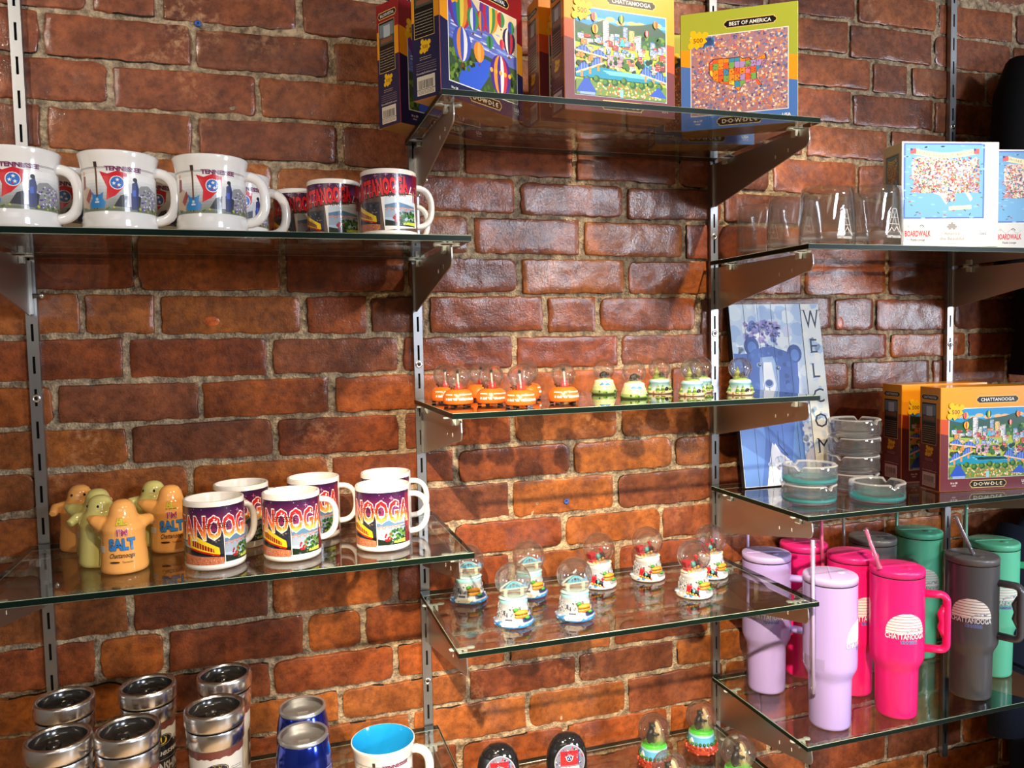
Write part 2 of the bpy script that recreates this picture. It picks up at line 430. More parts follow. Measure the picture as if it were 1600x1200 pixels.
def brick_wall():
    rnd = random.Random(4)
    mb = MB()
    XA, XB = -1.5, 3.4
    for k in range(-9, 31):
        js = sorted(VJ.get(k, []))
        if not js: js = [0.35 + (0.11 if k % 2 else 0) + rnd.uniform(-.01, .01)]
        full = [js[0]]
        for j in js[1:]:
            gap = j - full[-1]; n = max(1, round(gap / 0.224))
            base = full[-1]
            for q in range(1, n + 1): full.append(base + gap * q / n)
        while full[0] > XA: full.insert(0, full[0] - rnd.uniform(.217, .229))
        while full[-1] < XB: full.append(full[-1] + rnd.uniform(.217, .229))
        for x0, x1 in zip(full, full[1:]):
            xc = (x0 + x1) / 2
            near = -0.5 < xc < 2.4 and -2 < k < 24
            nu, nv = (26, 10) if near else (5, 3)
            if x1 - x0 < 0.15 and near: nu = 14
            zt = joint_z(k, xc) - rnd.uniform(.0026, .0050); zb = joint_z(k+1, xc) + rnd.uniform(.0026, .0050)
            xa = x0 + rnd.uniform(.0030, .0070); xb = x1 - rnd.uniform(.0030, .0070)
            sl = rnd.uniform(-.012, .012)
            # colour of this brick
            base = rnd.choice([rgb(190, 102, 40), rgb(178, 92, 38), rgb(196, 112, 46), rgb(166, 84, 40), rgb(150, 84, 52), rgb(184, 106, 50), rgb(158, 78, 38)])
            if k < 5: base = mixc(base, rgb(176, 104, 72), 0.6)  # upper courses pinker: tint of the cool light put into the colour
            f = rnd.uniform(0.50, 0.74); base = tuple(c * f for c in base)
            seed = rnd.uniform(0, 500); prot = rnd.uniform(-.0015, .002)
            rx = rnd.uniform(.05, .12); vs = []; fs = []
            W, H = (xb - xa) / 2, (zt - zb) / 2; cx, cz = (xa + xb) / 2, (zt + zb) / 2
            rc = min(H, 0.014) * rnd.choice([.2, .3, .4, .6, 1.0])
            if near:               # thin rim rows, painted dark in stretches as crack shade, then even spacing
                da, db = .0009 / W, .0011 / H
                A = [-1, -1 + da, -1 + 3*da] + [-1 + 3*da + (2 - 6*da) * i / (nu - 4) for i in range(1, nu - 4)] + [1 - 3*da, 1 - da, 1]
                B = [-1, -1 + db, -1 + 3*db] + [-1 + 3*db + (2 - 6*db) * i / (nv - 4) for i in range(1, nv - 4)] + [1 - 3*db, 1 - db, 1]
            else:
                A = [i / nu * 2 - 1 for i in range(nu + 1)]; B = [j / nv * 2 - 1 for j in range(nv + 1)]
            nu, nv = len(A) - 1, len(B) - 1
            for j in range(nv + 1):
                for i in range(nu + 1):
                    a = A[i]; b = B[j]
                    px, pz = a * W, b * H
                    qx, qz = abs(px) - (W - rc), abs(pz) - (H - rc)
                    if qx > 0 and qz > 0:
                        d = math.hypot(qx, qz); mxd = max(qx, qz)
                        s_ = mxd / d
                        px = math.copysign(W - rc + qx * s_, px); pz = math.copysign(H - rc + qz * s_, pz)
                    ed = min(W * (1 - abs(a)), H * (1 - abs(b)))      # distance to edge
                    e2 = min(1.0, ed / 0.0018)
                    n1 = noise.noise(Vector((px * 45 + seed, pz * 45, seed)))
                    n2 = noise.noise(Vector((px * 130 + seed, pz * 130, seed + 9)))
                    amp = 1 - e2
                    if abs(a) > .955 or abs(b) > .88:
                        jj = 0.0024 * n1 + 0.0016 * n2
                        if abs(b) > .88: pz += jj
                        if abs(a) > .955: px += jj
                    y = WY + 0.0058 * (1 - math.sqrt(max(0, 1 - (1 - e2) ** 2))) - prot + 0.0012 * n1 + 0.0006 * n2
                    vs.append((cx + px, y, cz + pz + sl * px + Z0))
            for j in range(nv):
                for i in range(nu):
                    a = j * (nu + 1) + i
                    q = (a, a + 1, a + nu + 2, a + nu + 1)
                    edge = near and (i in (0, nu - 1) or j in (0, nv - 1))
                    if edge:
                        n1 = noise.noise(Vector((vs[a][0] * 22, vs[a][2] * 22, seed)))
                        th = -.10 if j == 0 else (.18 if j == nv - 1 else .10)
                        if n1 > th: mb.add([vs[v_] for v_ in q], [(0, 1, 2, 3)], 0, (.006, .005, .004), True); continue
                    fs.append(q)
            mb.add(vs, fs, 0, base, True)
    # chipped spots of fresher clay on two bricks
    for (x, z, rx, rz) in ((1.536, .017, .010, .015), (.263, .038, .013, .009)):
        mb.lathe([(1.0, 0), (.8, .25), (.5, .32), (0, .36)], 18, 0, rgb(214, 104, 44), True, Matrix.Translation((x, WY + .0006, z + Z0)) @ Matrix.Rotation(PI/2, 4, 'X') @ Matrix.Diagonal((rx, rz, .0035, 1)))
    # mortar sheet
    def sheet(x0, x1, z0, z1, nx, nz_, amp):
        vs = []; fs = []
        for j in range(nz_ + 1):
            for i in range(nx + 1):
                x = x0 + (x1 - x0) * i / nx; z = z0 + (z1 - z0) * j / nz_
                n1 = noise.noise(Vector((x * 28, z * 28, 3))); n2 = noise.noise(Vector((x * 90, z * 90, 7)))
                vs.append((x, WY + 0.0038 + amp * (0.0026 * n1 + 0.0022 * n2), z))
        for j in range(nz_):
            for i in range(nx):
                a = j * (nx + 1) + i; fs.append((a, a + 1, a + nx + 2, a + nx + 1))
        mb.add(vs, fs, 1, (1, 1, 1), True)
    sheet(-0.5, 2.4, 0.55, 2.45, 480, 320, 1)
    sheet(-1.9, -0.5, 0, 3.0, 8, 8, 0); sheet(2.4, 5, 0, 3.0, 8, 8, 0)
    sheet(-0.5, 2.4, 0, 0.55, 8, 4, 0); sheet(-0.5, 2.4, 2.45, 3.0, 8, 4, 0)
    mb.box((-1.9, WY + 0.012, 0), (5, 0.2, 3.0), 1)
    o = mb.build('wall_back', [M['brick'], M['mortar']], fix=False)
    # normals toward the shop (-y)
    me = o.data; me.flip_normals() if me.polygons[0].normal.y > 0 else None
    tag(o, kind='structure')
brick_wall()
M['plaster'] = pm('warm_plaster', rgb(150, 138, 122), 0.8, bump=0.2, bscale=60)
M['ceil'] = pm('dark_ceiling', rgb(120, 112, 100), 0.85, bump=0.2, bscale=30)
M['floorw'] = pm('worn_floor', rgb(190, 158, 118), 0.45, bump=0.2, bscale=14, var=0.3)
def slab(name, a, b, m): tag(MB().box(a, b).build(name, m), kind='structure')
slab('floor', (-1.9, -5.0, -0.1), (5.0, 0.2, 0.0), M['floorw'])
slab('ceiling', (-1.9, -5.0, 3.0), (5.0, 0.2, 3.1), M['ceil'])
slab('wall_left', (-2.0, -5.0, 0), (-1.9, 0.2, 3.0), M['plaster'])
mb = MB(); mb.box((5, -5, 0), (5.1, -4.42, 3)); mb.box((5, -3.48, 0), (5.1, .2, 3)); mb.box((5, -4.42, 0), (5.1, -3.48, 1.12)); mb.box((5, -4.42, 2.32), (5.1, -3.48, 3))
tag(mb.build('wall_right', M['plaster']), kind='structure')
mb = MB(); mb.box((-1.9, -5.1, 0), (2.2, -5.0, 3)); mb.box((3.24, -5.1, 0), (5, -5.0, 3)); mb.box((2.2, -5.1, 0), (3.24, -5.0, 2.35)); mb.box((2.2, -5.1, 2.9), (3.24, -5.0, 3))
tag(mb.build('wall_front', M['plaster']), kind='structure')
mb = MB()
for a, b in (((2.2, -5.08, 2.35), (2.24, -4.99, 2.9)), ((3.20, -5.08, 2.35), (3.24, -4.99, 2.9)), ((2.2, -5.08, 2.35), (3.24, -4.99, 2.38)), ((2.2, -5.08, 2.87), (3.24, -4.99, 2.9))): mb.box(a, b)
tag(mb.build('window_1', M['black']), kind='structure')
mb = MB()
for a, b in (((4.99, -4.42, 1.12), (5.08, -4.37, 2.32)), ((4.99, -3.53, 1.12), (5.08, -3.48, 2.32)), ((4.99, -4.42, 1.12), (5.08, -3.48, 1.17)), ((4.99, -4.42, 2.27), (5.08, -3.48, 2.32))): mb.box(a, b)
tag(mb.build('window_2', M['black']), kind='structure')

# ------------------------------------------------------------ slotted uprights
S = 0.6096; SLOTP = 0.0511
UX = [0, S, 2*S, 3*S]
US = [0.4319, -0.0748, 0.1753, 0.6809]       # a slot centre on each upright
ULAB = ['slotted steel upright behind the left end of the white souvenir mugs, leftmost of the four', 'slotted steel upright between the mug bay and the snow globe bay',
        'slotted steel upright between the snow globe bay and the tumbler bay', 'slotted steel upright at the far right beside the dark hanging clothes']
UBOT = [-0.95, -1.0, -1.0, -1.0]
for i, x in enumerate(UX):
    t = thing('slotted_upright', ULAB[i], 'shelf upright', (x, WY, Z0 + UBOT[i]), 0, 'slotted steel uprights on the brick wall')
    mb = MB(); hw = 0.0082; z0 = UBOT[i]; base = UBOT[i]
    yf = -WY                                      # front face of the channel is at world y=0
    # centre strip with real slots
    k0 = math.floor((US[i] - z0) / SLOTP)
    zc = US[i] - k0 * SLOTP
    z = z0; top = 0.95
    while zc < top:
        s0, s1 = zc - 0.0135, zc + 0.0135
        if s0 > z: mb.box((-hw, yf, z - base), (hw, yf + 0.002, s0 - base))
        mb.box((-hw, yf, max(s0, z) - base), (-0.0019, yf + 0.002, s1 - base)); mb.box((0.0019, yf, max(s0, z) - base), (hw, yf + 0.002, s1 - base))
        z = s1; zc += SLOTP
    mb.box((-hw, yf, z - base), (hw, yf + 0.002, top - base))
    for sx in (-1, 1):
        x0, x1 = sorted((sx * hw, sx * (hw - 0.0018)))
        mb.box((x0, yf + 0.002, 0), (x1, -0.0005, top - base))
    mb.box((-hw + 0.002, -0.004, 0), (hw - 0.002, -0.003, top - base), 1)  # black strip behind the slots, stands in for shade inside the channel
    mb.build('channel', [M['steel'], M['black']], t)
    for zz in {0: [-0.08], 1: [-0.045, -0.63], 2: [0.195, 0.0, -0.548], 3: [0.45, -0.035, -0.62]}[i]:
        s_ = MB(); X = Matrix.Translation((0, yf - 0.0004, zz - base)) @ Matrix.Rotation(PI/2, 4, 'X')
        s_.lathe([(0, 0.0), (0.0026, 0.0), (0.003, 0.001), (0.0062, 0.0012), (0.0066, 0.0), (0.0066, -0.001)], 20, 0, xf=X)
        s_.lathe([(0, 0.0003), (0.0024, 0.0003)], 16, 1, xf=X)
        s_.build('screw', [M['chrome'], M['black']], t)

# ------------------------------------------------------------ plastic plugs left in the wall
M['plug'] = pm('blue_plastic', rgb(40, 84, 170), .4)
for (x, z), lb in (((.261, .524), 'small blue plastic wall plug in the mortar at the upper left'), ((.894, -.320), 'small blue plastic wall plug in a brick above the train globes')):
    p = MB(); X = Matrix.Translation((0, .006, 0)) @ Matrix.Rotation(PI/2, 4, 'X')
    p.lathe([(.0016, .006), (.0022, .0078), (.0050, .0080), (.0054, .0070), (.0044, .0062), (.0040, -.004)], 18, 0, xf=X); p.lathe([(0, .0040), (.0018, .0040)], 12, 1, xf=X)
    tag(p.build('wall_plug', [M['plug'], M['black']], loc=(x, WY, Z0 + z)), lb, 'wall plug', 'blue wall plugs')

# ------------------------------------------------------------ brackets
BD = 0.293
def make_bracket():
    t = thing('shelf_bracket', '', 'shelf bracket')
    out = [(0.004, 0.0), (-0.012, -0.001), (-BD + 0.004, -0.001), (-BD, -0.004)]
    for a in range(0, 100, 10):
        out.append((-BD + 0.012 - 0.014 * math.cos(math.radians(a)), -0.018 - 0.014 * math.sin(math.radians(a))))
    out += [(-0.012, -0.086), (-0.004, -0.084), (0.004, -0.072)]
    mb = MB(); mb.prism(out, -0.0011, 0.0011, 'x')
    mb.prism([(-0.008, -0.001), (-0.008, -0.084), (-0.001, -0.084), (-0.001, -0.001)], -0.0045, 0.0045, 'x')
    for y, z in ((-0.205, -0.031), (-0.240, -0.027)):
        mb.box((-0.0015, y - 0.0012, z - 0.003), (0.0015, y + 0.0012, z + 0.003), 1)
    bevel(mb.build('plate', [M['plate'], M['ceramic']], t), 0.0004, 1)
    for y in (-0.052, -0.262):
        c = MB(); c.box((-0.019, y - 0.004, 0.0), (0.019, y + 0.004, 0.0016)); c.box((-0.0075, y - 0.006, -0.010), (-0.0012, y + 0.006, 0.0)); c.box((0.0012, y - 0.006, -0.010), (0.0075, y + 0.006, 0.0))
        for sx in (-0.014, 0.014): c.lathe([(0, 0.0005), (0.0062, 0.0005), (0.0062, 0.0026), (0, 0.0026)], 16, xf=Matrix.Translation((sx, y, 0)))
        bevel(c.build('shelf_rest', M['clip'], t), 0.0006, 1)
    b = MB(); b.lathe([(0, 0), (0.0035, 0), (0.0035, 0.010), (0.0056, 0.010), (0.0062, 0.0125), (0.0050, 0.016), (0, 0.0165)], 16, xf=Matrix.Translation((0.0045, -0.004, -0.055)) @ Matrix.Rotation(PI/2, 4, 'Y'))
    b.build('bolt', M['bolt'], t)
    return t
SH = dict(M1=.350, M2=-.107, M3=-.459, M4=-.810, L1=.147, L2=-.312, L3=-.713, R1=.145, R2=-.311, R3=-.711)
GT = 0.0088
XR = dict(M1=(.5945, 1.2290), M2=(.5985, 1.2300), M3=(.5985, 1.2290), M4=(.595, 1.212), L1=(-.016, .632), L2=(-.016, .626), L3=(-.016, .626), R1=(1.2060, 1.842), R2=(1.2060, 1.842), R3=(1.2060, 1.842))
BAY = {'M': 'snow globe bay', 'L': 'mug bay', 'R': 'tumbler bay'}
HOLD = dict(M1='the banded jigsaw boxes', M2='the orange snow globes', M3='the steamboat snow globes', M4='the red-rock snow globes',
            L1='the white guitar mugs', L2='the salt and pepper shakers', L3='the steel travel mugs', R1='the clear glass tumblers', R2='the ashtrays and wooden sign', R3='the pink handled tumblers')
bra = make_bracket(); used = False
for k, z in SH.items():
    ia = {'L': 0, 'M': 1, 'R': 2}[k[0]]
    for e, side in ((0, 'left'), (1, 'right')):
        dx = 0.0 if (k[0], e) in (('L', 0), ('R', 1)) else (-0.004 if e else 0.004)
        place(bra, used, 'steel bracket under the %s end of the glass shelf with %s' % (side, HOLD[k]), (UX[ia + e] + dx, 0.0, Z0 + z - GT - 0.0030), 0, 'brackets of the glass shelves'); used = True

# ------------------------------------------------------------ glass shelves
SL = {k: 'clear glass shelf with dark green edge carrying ' + v for k, v in HOLD.items()}
for k, z in SH.items():
    x0, x1 = XR[k]; y0, y1 = -0.304, -0.0045; b = 0.0006
    mb = MB(); zt = 0; zb = -GT
    # two faces, dark edges and thin light arrises
    mb.add([(x0+b, y0+b, zt), (x1-b, y0+b, zt), (x1-b, y1-b, zt), (x0+b, y1-b, zt)], [(0, 1, 2, 3)], 0)
    mb.add([(x0+b, y0+b, zb), (x0+b, y1-b, zb), (x1-b, y1-b, zb), (x1-b, y0+b, zb)], [(0, 1, 2, 3)], 0)
    P = [(x0, y0), (x1, y0), (x1, y1), (x0, y1)]; Q = [(x0+b, y0+b), (x1-b, y0+b), (x1-b, y1-b), (x0+b, y1-b)]
    for i in range(4):
        j = (i + 1) % 4
        mb.add([(*P[i], zb+b), (*P[j], zb+b), (*P[j], zt-b), (*P[i], zt-b)], [(0, 1, 2, 3)], 1)
        mb.add([(*P[i], zt-b), (*P[j], zt-b), (*Q[j], zt), (*Q[i], zt)], [(0, 1, 2, 3)], 2)
        mb.add([(*Q[i], zb), (*Q[j], zb), (*P[j], zb+b), (*P[i], zb+b)], [(0, 1, 2, 3)], 2)
    o = mb.build('glass_shelf', [M['glass'], M['gedge'], M['bevelg']], loc=(0, 0, Z0 + z), fix=False)
    tag(o, SL[k], 'shelf', 'glass shelves')
def sh(k): return Z0 + SH[k] + 0.0006

# ------------------------------------------------------------ colours used by the prints
WHITE = rgb(245, 243, 238); BLACK = rgb(16, 15, 16); NAVY = rgb(34, 36, 74); ORANGE = rgb(246, 160, 30); MAROON = rgb(112, 46, 56)
BRICKO = rgb(205, 82, 44); RED = rgb(150, 28, 36); GREEN = rgb(166, 178, 60); BLUE = rgb(74, 122, 200); GOLD = rgb(232, 200, 120)

# ---- jigsaw picture designs (own designs in the photographed colours)
def hill(k, W, pts, c): k.poly([(0, 0)] + [(x * W, y) for x, y in pts] + [(W, 0)], c)
def balloon(k, x, y, r, cols, ry=1.25, basket=True):
    n = len(cols)
    for i, c in enumerate(cols):
        a0, a1 = -1 + 2*i/n, -1 + 2*(i+1)/n
        p = []
        for q in range(9):
            t = -PI/2 + PI*q/8; p.append((x + a0 * r * math.cos(t), y + (r * ry) * math.sin(t) * (1 if t > 0 else 1.25)))
        for q in range(8, -1, -1):
            t = -PI/2 + PI*q/8; p.append((x + a1 * r * math.cos(t), y + (r * ry) * math.sin(t) * (1 if t > 0 else 1.25)))
        k.poly(p, c, hold=i > 0)
    if basket:
        k.rect(x - r*.16, y - r*ry*1.62, x + r*.16, y - r*ry*1.4, rgb(120, 70, 40))
def art_city(k, W, H, seed=3):
    R = random.Random(seed)
    k.rect(0, 0, W, H, rgb(40, 150, 215))
    k.rect(0, H*.86, W, H*.90, rgb(110, 190, 225))
    for i in range(9): k.circ(W*(.1 + .1*i) + R.uniform(-.02, .02)*W, H*(.86 + R.uniform(0, .05)), W*.05, rgb(250, 190, 130), H*.025, hold=i > 0)
    hill(k, W, [(0, H*.84), (.15, H*.80), (.3, H*.88), (.45, H*.83), (.6, H*.86), (.72, H*.88), (.85, H*.92), (1, H*.82)], rgb(52, 92, 84))
    hill(k, W, [(0, H*.74), (.2, H*.77), (.4, H*.72), (.7, H*.78), (1, H*.74)], rgb(40, 104, 66))
    k.nxt(3)
    for i in range(70):
        k.circ(R.random()*W, H*R.uniform(.55, .76), W*R.uniform(.012, .03), R.choice([rgb(34, 96, 50), rgb(70, 130, 60), rgb(24, 70, 50), rgb(110, 150, 60)]), n=8, hold=i % 8 != 0)
    hill(k, W, [(0, H*.60), (.3, H*.57), (.5, H*.59), (1, H*.60)], rgb(176, 196, 70))
    # buildings, back to front
    pal = [rgb(232, 226, 210), rgb(190, 214, 228), rgb(240, 196, 110), rgb(206, 96, 62), rgb(150, 178, 214), rgb(236, 150, 70), rgb(220, 224, 232), rgb(196, 70, 60), rgb(90, 150, 200), rgb(244, 214, 150)]
    def tower(x, y, w_, h_, c, roof=None):
        k.rect(x, y, x + w_, y + h_, c); k.rect(x + w_*.68, y, x + w_, y + h_, mixc(c, rgb(60, 70, 120), .35))
        nx = max(2, int(w_ / (W*.014))); ny = max(2, int(h_ / (H*.022)))
        k.nxt()
        for i in range(nx):
            for j in range(ny):
                if R.random() < .8: k.rect(x + w_*(i+.25)/nx, y + h_*(j+.3)/ny, x + w_*(i+.7)/nx, y + h_*(j+.75)/ny, R.choice([rgb(50, 80, 130), rgb(90, 120, 160), rgb(255, 240, 190)]), hold=True)
        if roof: k.poly([(x - w_*.05, y + h_), (x + w_*1.05, y + h_), (x + w_*.5, y + h_*1.25)], roof)
    spec = [(.30, .60, .065, .27, 6), (.52, .62, .05, .21, 4), (.585, .58, .06, .22, 2), (.66, .56, .06, .19, 6), (.43, .58, .05, .16, 1), (.37, .60, .05, .10, 0), (.24, .60, .05, .08, 6)]
    for x, y, a, b, c in spec: tower(x*W, y*H, a*W, b*H, pal[c])
    for i in range(78):
        x = R.uniform(0, .95); y = R.uniform(.36, .70) - i*.0012
        tower(x*W, y*H, R.uniform(.04, .085)*W, R.uniform(.03, .075)*H, R.choice(pal), R.choice([None, rgb(60, 100, 190), rgb(180, 60, 50), None]))
    k.poly([(.47*W, .60*H), (.50*W, .70*H), (.55*W, .60*H)], rgb(70, 190, 220))
    tower(.34*W, .36*H, .17*W, .12*H, rgb(232, 170, 190)); tower(.52*W, .38*H, .12*W, .07*H, rgb(230, 120, 60), rgb(50, 90, 180))
    tower(.74*W, .36*H, .09*W, .12*H, rgb(60, 170, 190)); tower(.87*W, .36*H, .12*W, .09*H, rgb(170, 60, 60), rgb(70, 110, 180))
    k.nxt(2)
    for i in range(46): k.circ(R.random()*W, H*R.uniform(.30, .52), W*R.uniform(.012, .028), R.choice([rgb(30, 84, 50), rgb(64, 120, 56), rgb(20, 62, 50)]), n=8, hold=i % 8 != 0)
    # river and bridge
    k.poly([(.0, .20*H), (.35*W, .20*H), (.75*W, .20*H), (W, .22*H), (W, .31*H), (.6*W, .29*H), (.3*W, .33*H), (0, .30*H)], rgb(20, 150, 190))
    for i in range(12): k.rect(W*R.uniform(.25, .8), H*R.uniform(.24, .30), W*R.uniform(.26, .82), H*R.uniform(.245, .305), rgb(120, 210, 225), hold=i > 0)
    for (x0, y0, x1, y1, hh) in ((0, .24, .30, .38, .09), (.0, .50, .34, .44, .07), (.70, .30, 1.0, .22, .11)):
        top = [(W*(x0 + (x1-x0)*t/10), H*(y0 + (y1-y0)*t/10 + hh*abs(math.sin(PI*t/5)) )) for t in range(11)]
        bot = [(W*(x0 + (x1-x0)*t/10), H*(y0 + (y1-y0)*t/10)) for t in range(11)]
        k.poly(bot + top[::-1], rgb(90, 130, 215)) if False else None
        for t in range(10): k.poly([bot[t], bot[t+1], top[t+1], top[t]], rgb(70, 112, 205), hold=t > 0)
        k.line(top, H*.012, rgb(40, 76, 180)); k.line(bot, H*.022, rgb(236, 206, 170))
        for t in range(11): k.line([bot[t], top[t]], W*.005, rgb(150, 186, 240), hold=t > 0)
        for t in (2, 5, 8): k.rect(bot[t][0] - W*.012, bot[t][1] - H*.07, bot[t][0] + W*.012, bot[t][1], rgb(240, 150, 80), hold=t > 2)
    # foreground crowd, trees, blue roofs
    k.rect(0, 0, W, H*.17, rgb(112, 148, 70))
    for i in range(150): k.circ(W*R.uniform(.2, .95), H*R.uniform(.01, .15), W*.009, R.choice([rgb(240, 130, 50), rgb(250, 220, 160), rgb(250, 190, 60), rgb(220, 80, 60), rgb(255, 240, 220)]), n=6, hold=i % 20 != 0)
    for i in range(9): k.circ(W*(.12 + .1*i), H*(.17 + .02*math.sin(i*2)), W*.036, rgb(34, 92, 46)); k.circ(W*(.11 + .1*i), H*(.18 + .02*math.sin(i*2)), W*.022, rgb(84, 140, 58))
    k.poly([(0, .03*H), (.22*W, .03*H), (.13*W, .19*H), (.09*W, .19*H)], rgb(44, 88, 200)); k.poly([(.80*W, .05*H), (W, .04*H), (.91*W, .17*H)], rgb(50, 96, 206))
    k.rect(.04*W, 0, .2*W, .03*H, rgb(150, 180, 230)); k.rect(.47*W, .0, .51*W, .09*H, rgb(150, 214, 226))
    # balloons
    for x, y, r, cs in ((.20, .91, .030, [rgb(240, 120, 60), rgb(200, 60, 140), rgb(250, 190, 60)]), (.50, .92, .030, [rgb(60, 140, 90), rgb(240, 210, 70), rgb(40, 100, 80)]), (.88, .91, .026, [rgb(246, 150, 50), rgb(220, 90, 50)]),
                        (.21, .77, .032, [rgb(250, 180, 40), rgb(200, 70, 50), rgb(250, 210, 90)]), (.78, .79, .022, [rgb(220, 50, 60), rgb(250, 220, 200), rgb(200, 40, 60)])):
        balloon(k, x*W, y*H, r*W, cs)
def art_balloons(k, W, H):
    R = random.Random(8)
    k.rect(0, 0, W, H, rgb(96, 110, 190))
    k.poly([(.3*W, H), (W, H), (W, .55*H), (.7*W, .62*H)], rgb(238, 214, 168))
    for i in range(60): k.circ(R.random()*W, H*R.uniform(.45, .72), W*R.uniform(.03, .08), R.choice([rgb(150, 170, 225), rgb(220, 226, 244), rgb(110, 134, 208)]), H*.010, hold=i % 10 != 0)
    hill(k, W, [(0, .46*H), (.25, .44*H), (.5, .42*H), (1, .40*H)], rgb(60, 84, 60))
    k.poly([(.10*W, 0), (.42*W, 0), (.55*W, .18*H), (.66*W, .36*H), (.50*W, .38*H), (.30*W, .26*H), (.16*W, .14*H)], rgb(58, 96, 210))
    k.nxt()
    for i in range(160):
        x, y = R.random(), R.uniform(0, .36)
        if .12 + y*.9 < x < .46 + y*.5: continue
        k.circ(x*W, y*H, W*.022, R.choice([rgb(72, 110, 40), rgb(52, 84, 34), rgb(110, 140, 60), rgb(34, 60, 34)]), n=7, hold=i % 16 != 0)
    rain = [rgb(200, 40, 60), rgb(240, 150, 40), rgb(250, 220, 70), rgb(50, 150, 80), rgb(50, 90, 200), rgb(110, 50, 150)]
    for x, y, r, cs in ((.16, .88, .20, rain[::-1]), (.58, .93, .17, [rain[5], rain[0], rain[4], rain[2], rain[3], rain[1]]), (.46, .80, .09, [rain[0], rain[1], rain[4], rain[0]]), (.34, .78, .10, [rain[3], WHITE, rain[4], rain[3]]),
                        (.88, .72, .12, [NAVY, WHITE, NAVY, rain[0], NAVY]), (.92, .88, .06, [rain[4], rain[3]]), (.76, .92, .07, [rain[0], rain[3]]), (.58, .60, .06, [rain[3], rgb(30, 100, 60), rain[3]]), (.77, .64, .045, [rain[0], rgb(240, 90, 90)]),
                        (.18, .46, .15, [rain[4], rain[1], rain[4], WHITE, rain[4]]), (.42, .44, .09, [rain[1], rgb(250, 180, 90), rain[1]]), (.74, .28, .19, [rgb(60, 40, 140), rain[1], rgb(60, 40, 140), WHITE, rain[0], rgb(60, 40, 140)])):
        balloon(k, x*W, y*H, r*W*.84, [mixc(c, rgb(120, 90, 110), .14) for c in cs], 1.10)
    for i in range(5): k.circ(W*(.60 + .07*i), .29*H, W*.022, rgb(250, 170, 50), hold=i > 0)
US_MAP = [(.02, .86), (.10, .97), (.38, .95), (.55, .96), (.60, .90), (.70, .92), (.76, .84), (.88, .90), (.97, .98), (.99, .88), (.92, .76), (.90, .66), (.83, .52), (.84, .34), (.92, .16), (.89, .10), (.80, .30), (.72, .28), (.60, .22), (.53, .04), (.44, .22), (.34, .26), (.22, .30), (.10, .40), (.03, .58)]
def art_map(k, W, H):
    R = random.Random(5)
    k.rect(0, 0, W, H, rgb(170, 130, 140))
    pal = [rgb(222, 140, 90), rgb(110, 130, 190), rgb(236, 206, 186), rgb(100, 90, 140), rgb(220, 110, 80), rgb(244, 228, 210), rgb(150, 110, 160), rgb(236, 176, 110), rgb(90, 120, 170), rgb(200, 150, 140)]
    k.nxt(2)
    for i in range(1500):
        x, y = R.random(), R.random()
        if i % 150 == 0: k.nxt()
        k.rect(x*W, y*H, (x + R.uniform(.008, .03))*W, (y + R.uniform(.01, .035))*H, R.choice(pal), hold=True, rot=R.uniform(-.5, .5))
    for i in range(30): k.rect(W*R.uniform(0, .2), H*R.uniform(.84, .99), W*R.uniform(.05, .25), H*R.uniform(.86, 1), rgb(90, 140, 210), hold=i > 0)
    mp = [(W*(.17 + .62*x), H*(.24 + .48*y)) for x, y in US_MAP]
    k.poly(mp, rgb(90, 40, 40)); k.nxt()
    pal2 = [rgb(246, 150, 40), rgb(250, 214, 70), rgb(120, 180, 90), rgb(60, 150, 190), rgb(236, 130, 160), rgb(240, 100, 50), rgb(180, 150, 210)]
    tri = tessellate_polygon([[Vector((x, y, 0)) for x, y in US_MAP]])
    mn = mp
    for iy in range(6):
        for ix in range(11):
            x0, y0 = W*(.17 + .62*ix/11), H*(.24 + .48*iy/6); x1, y1 = W*(.17 + .62*(ix+1)/11), H*(.24 + .48*(iy+1)/6)
            c = R.choice(pal2)
            for t in tri:
                q = clip([((mn[i][0] - W*.47)*.97 + W*.47, (mn[i][1] - H*.46)*.96 + H*.46) for i in t], x0 + W*.003, x1, y0 + H*.003, y1)
                if q: k.p.append((q, c, k.w))
    k.nxt()
    for i in range(90):
        x, y = R.uniform(.22, .70), R.uniform(.38, .62)
        k.rect(x*W, y*H, (x+.012)*W, (y+.012)*H, rgb(120, 60, 60), hold=True)
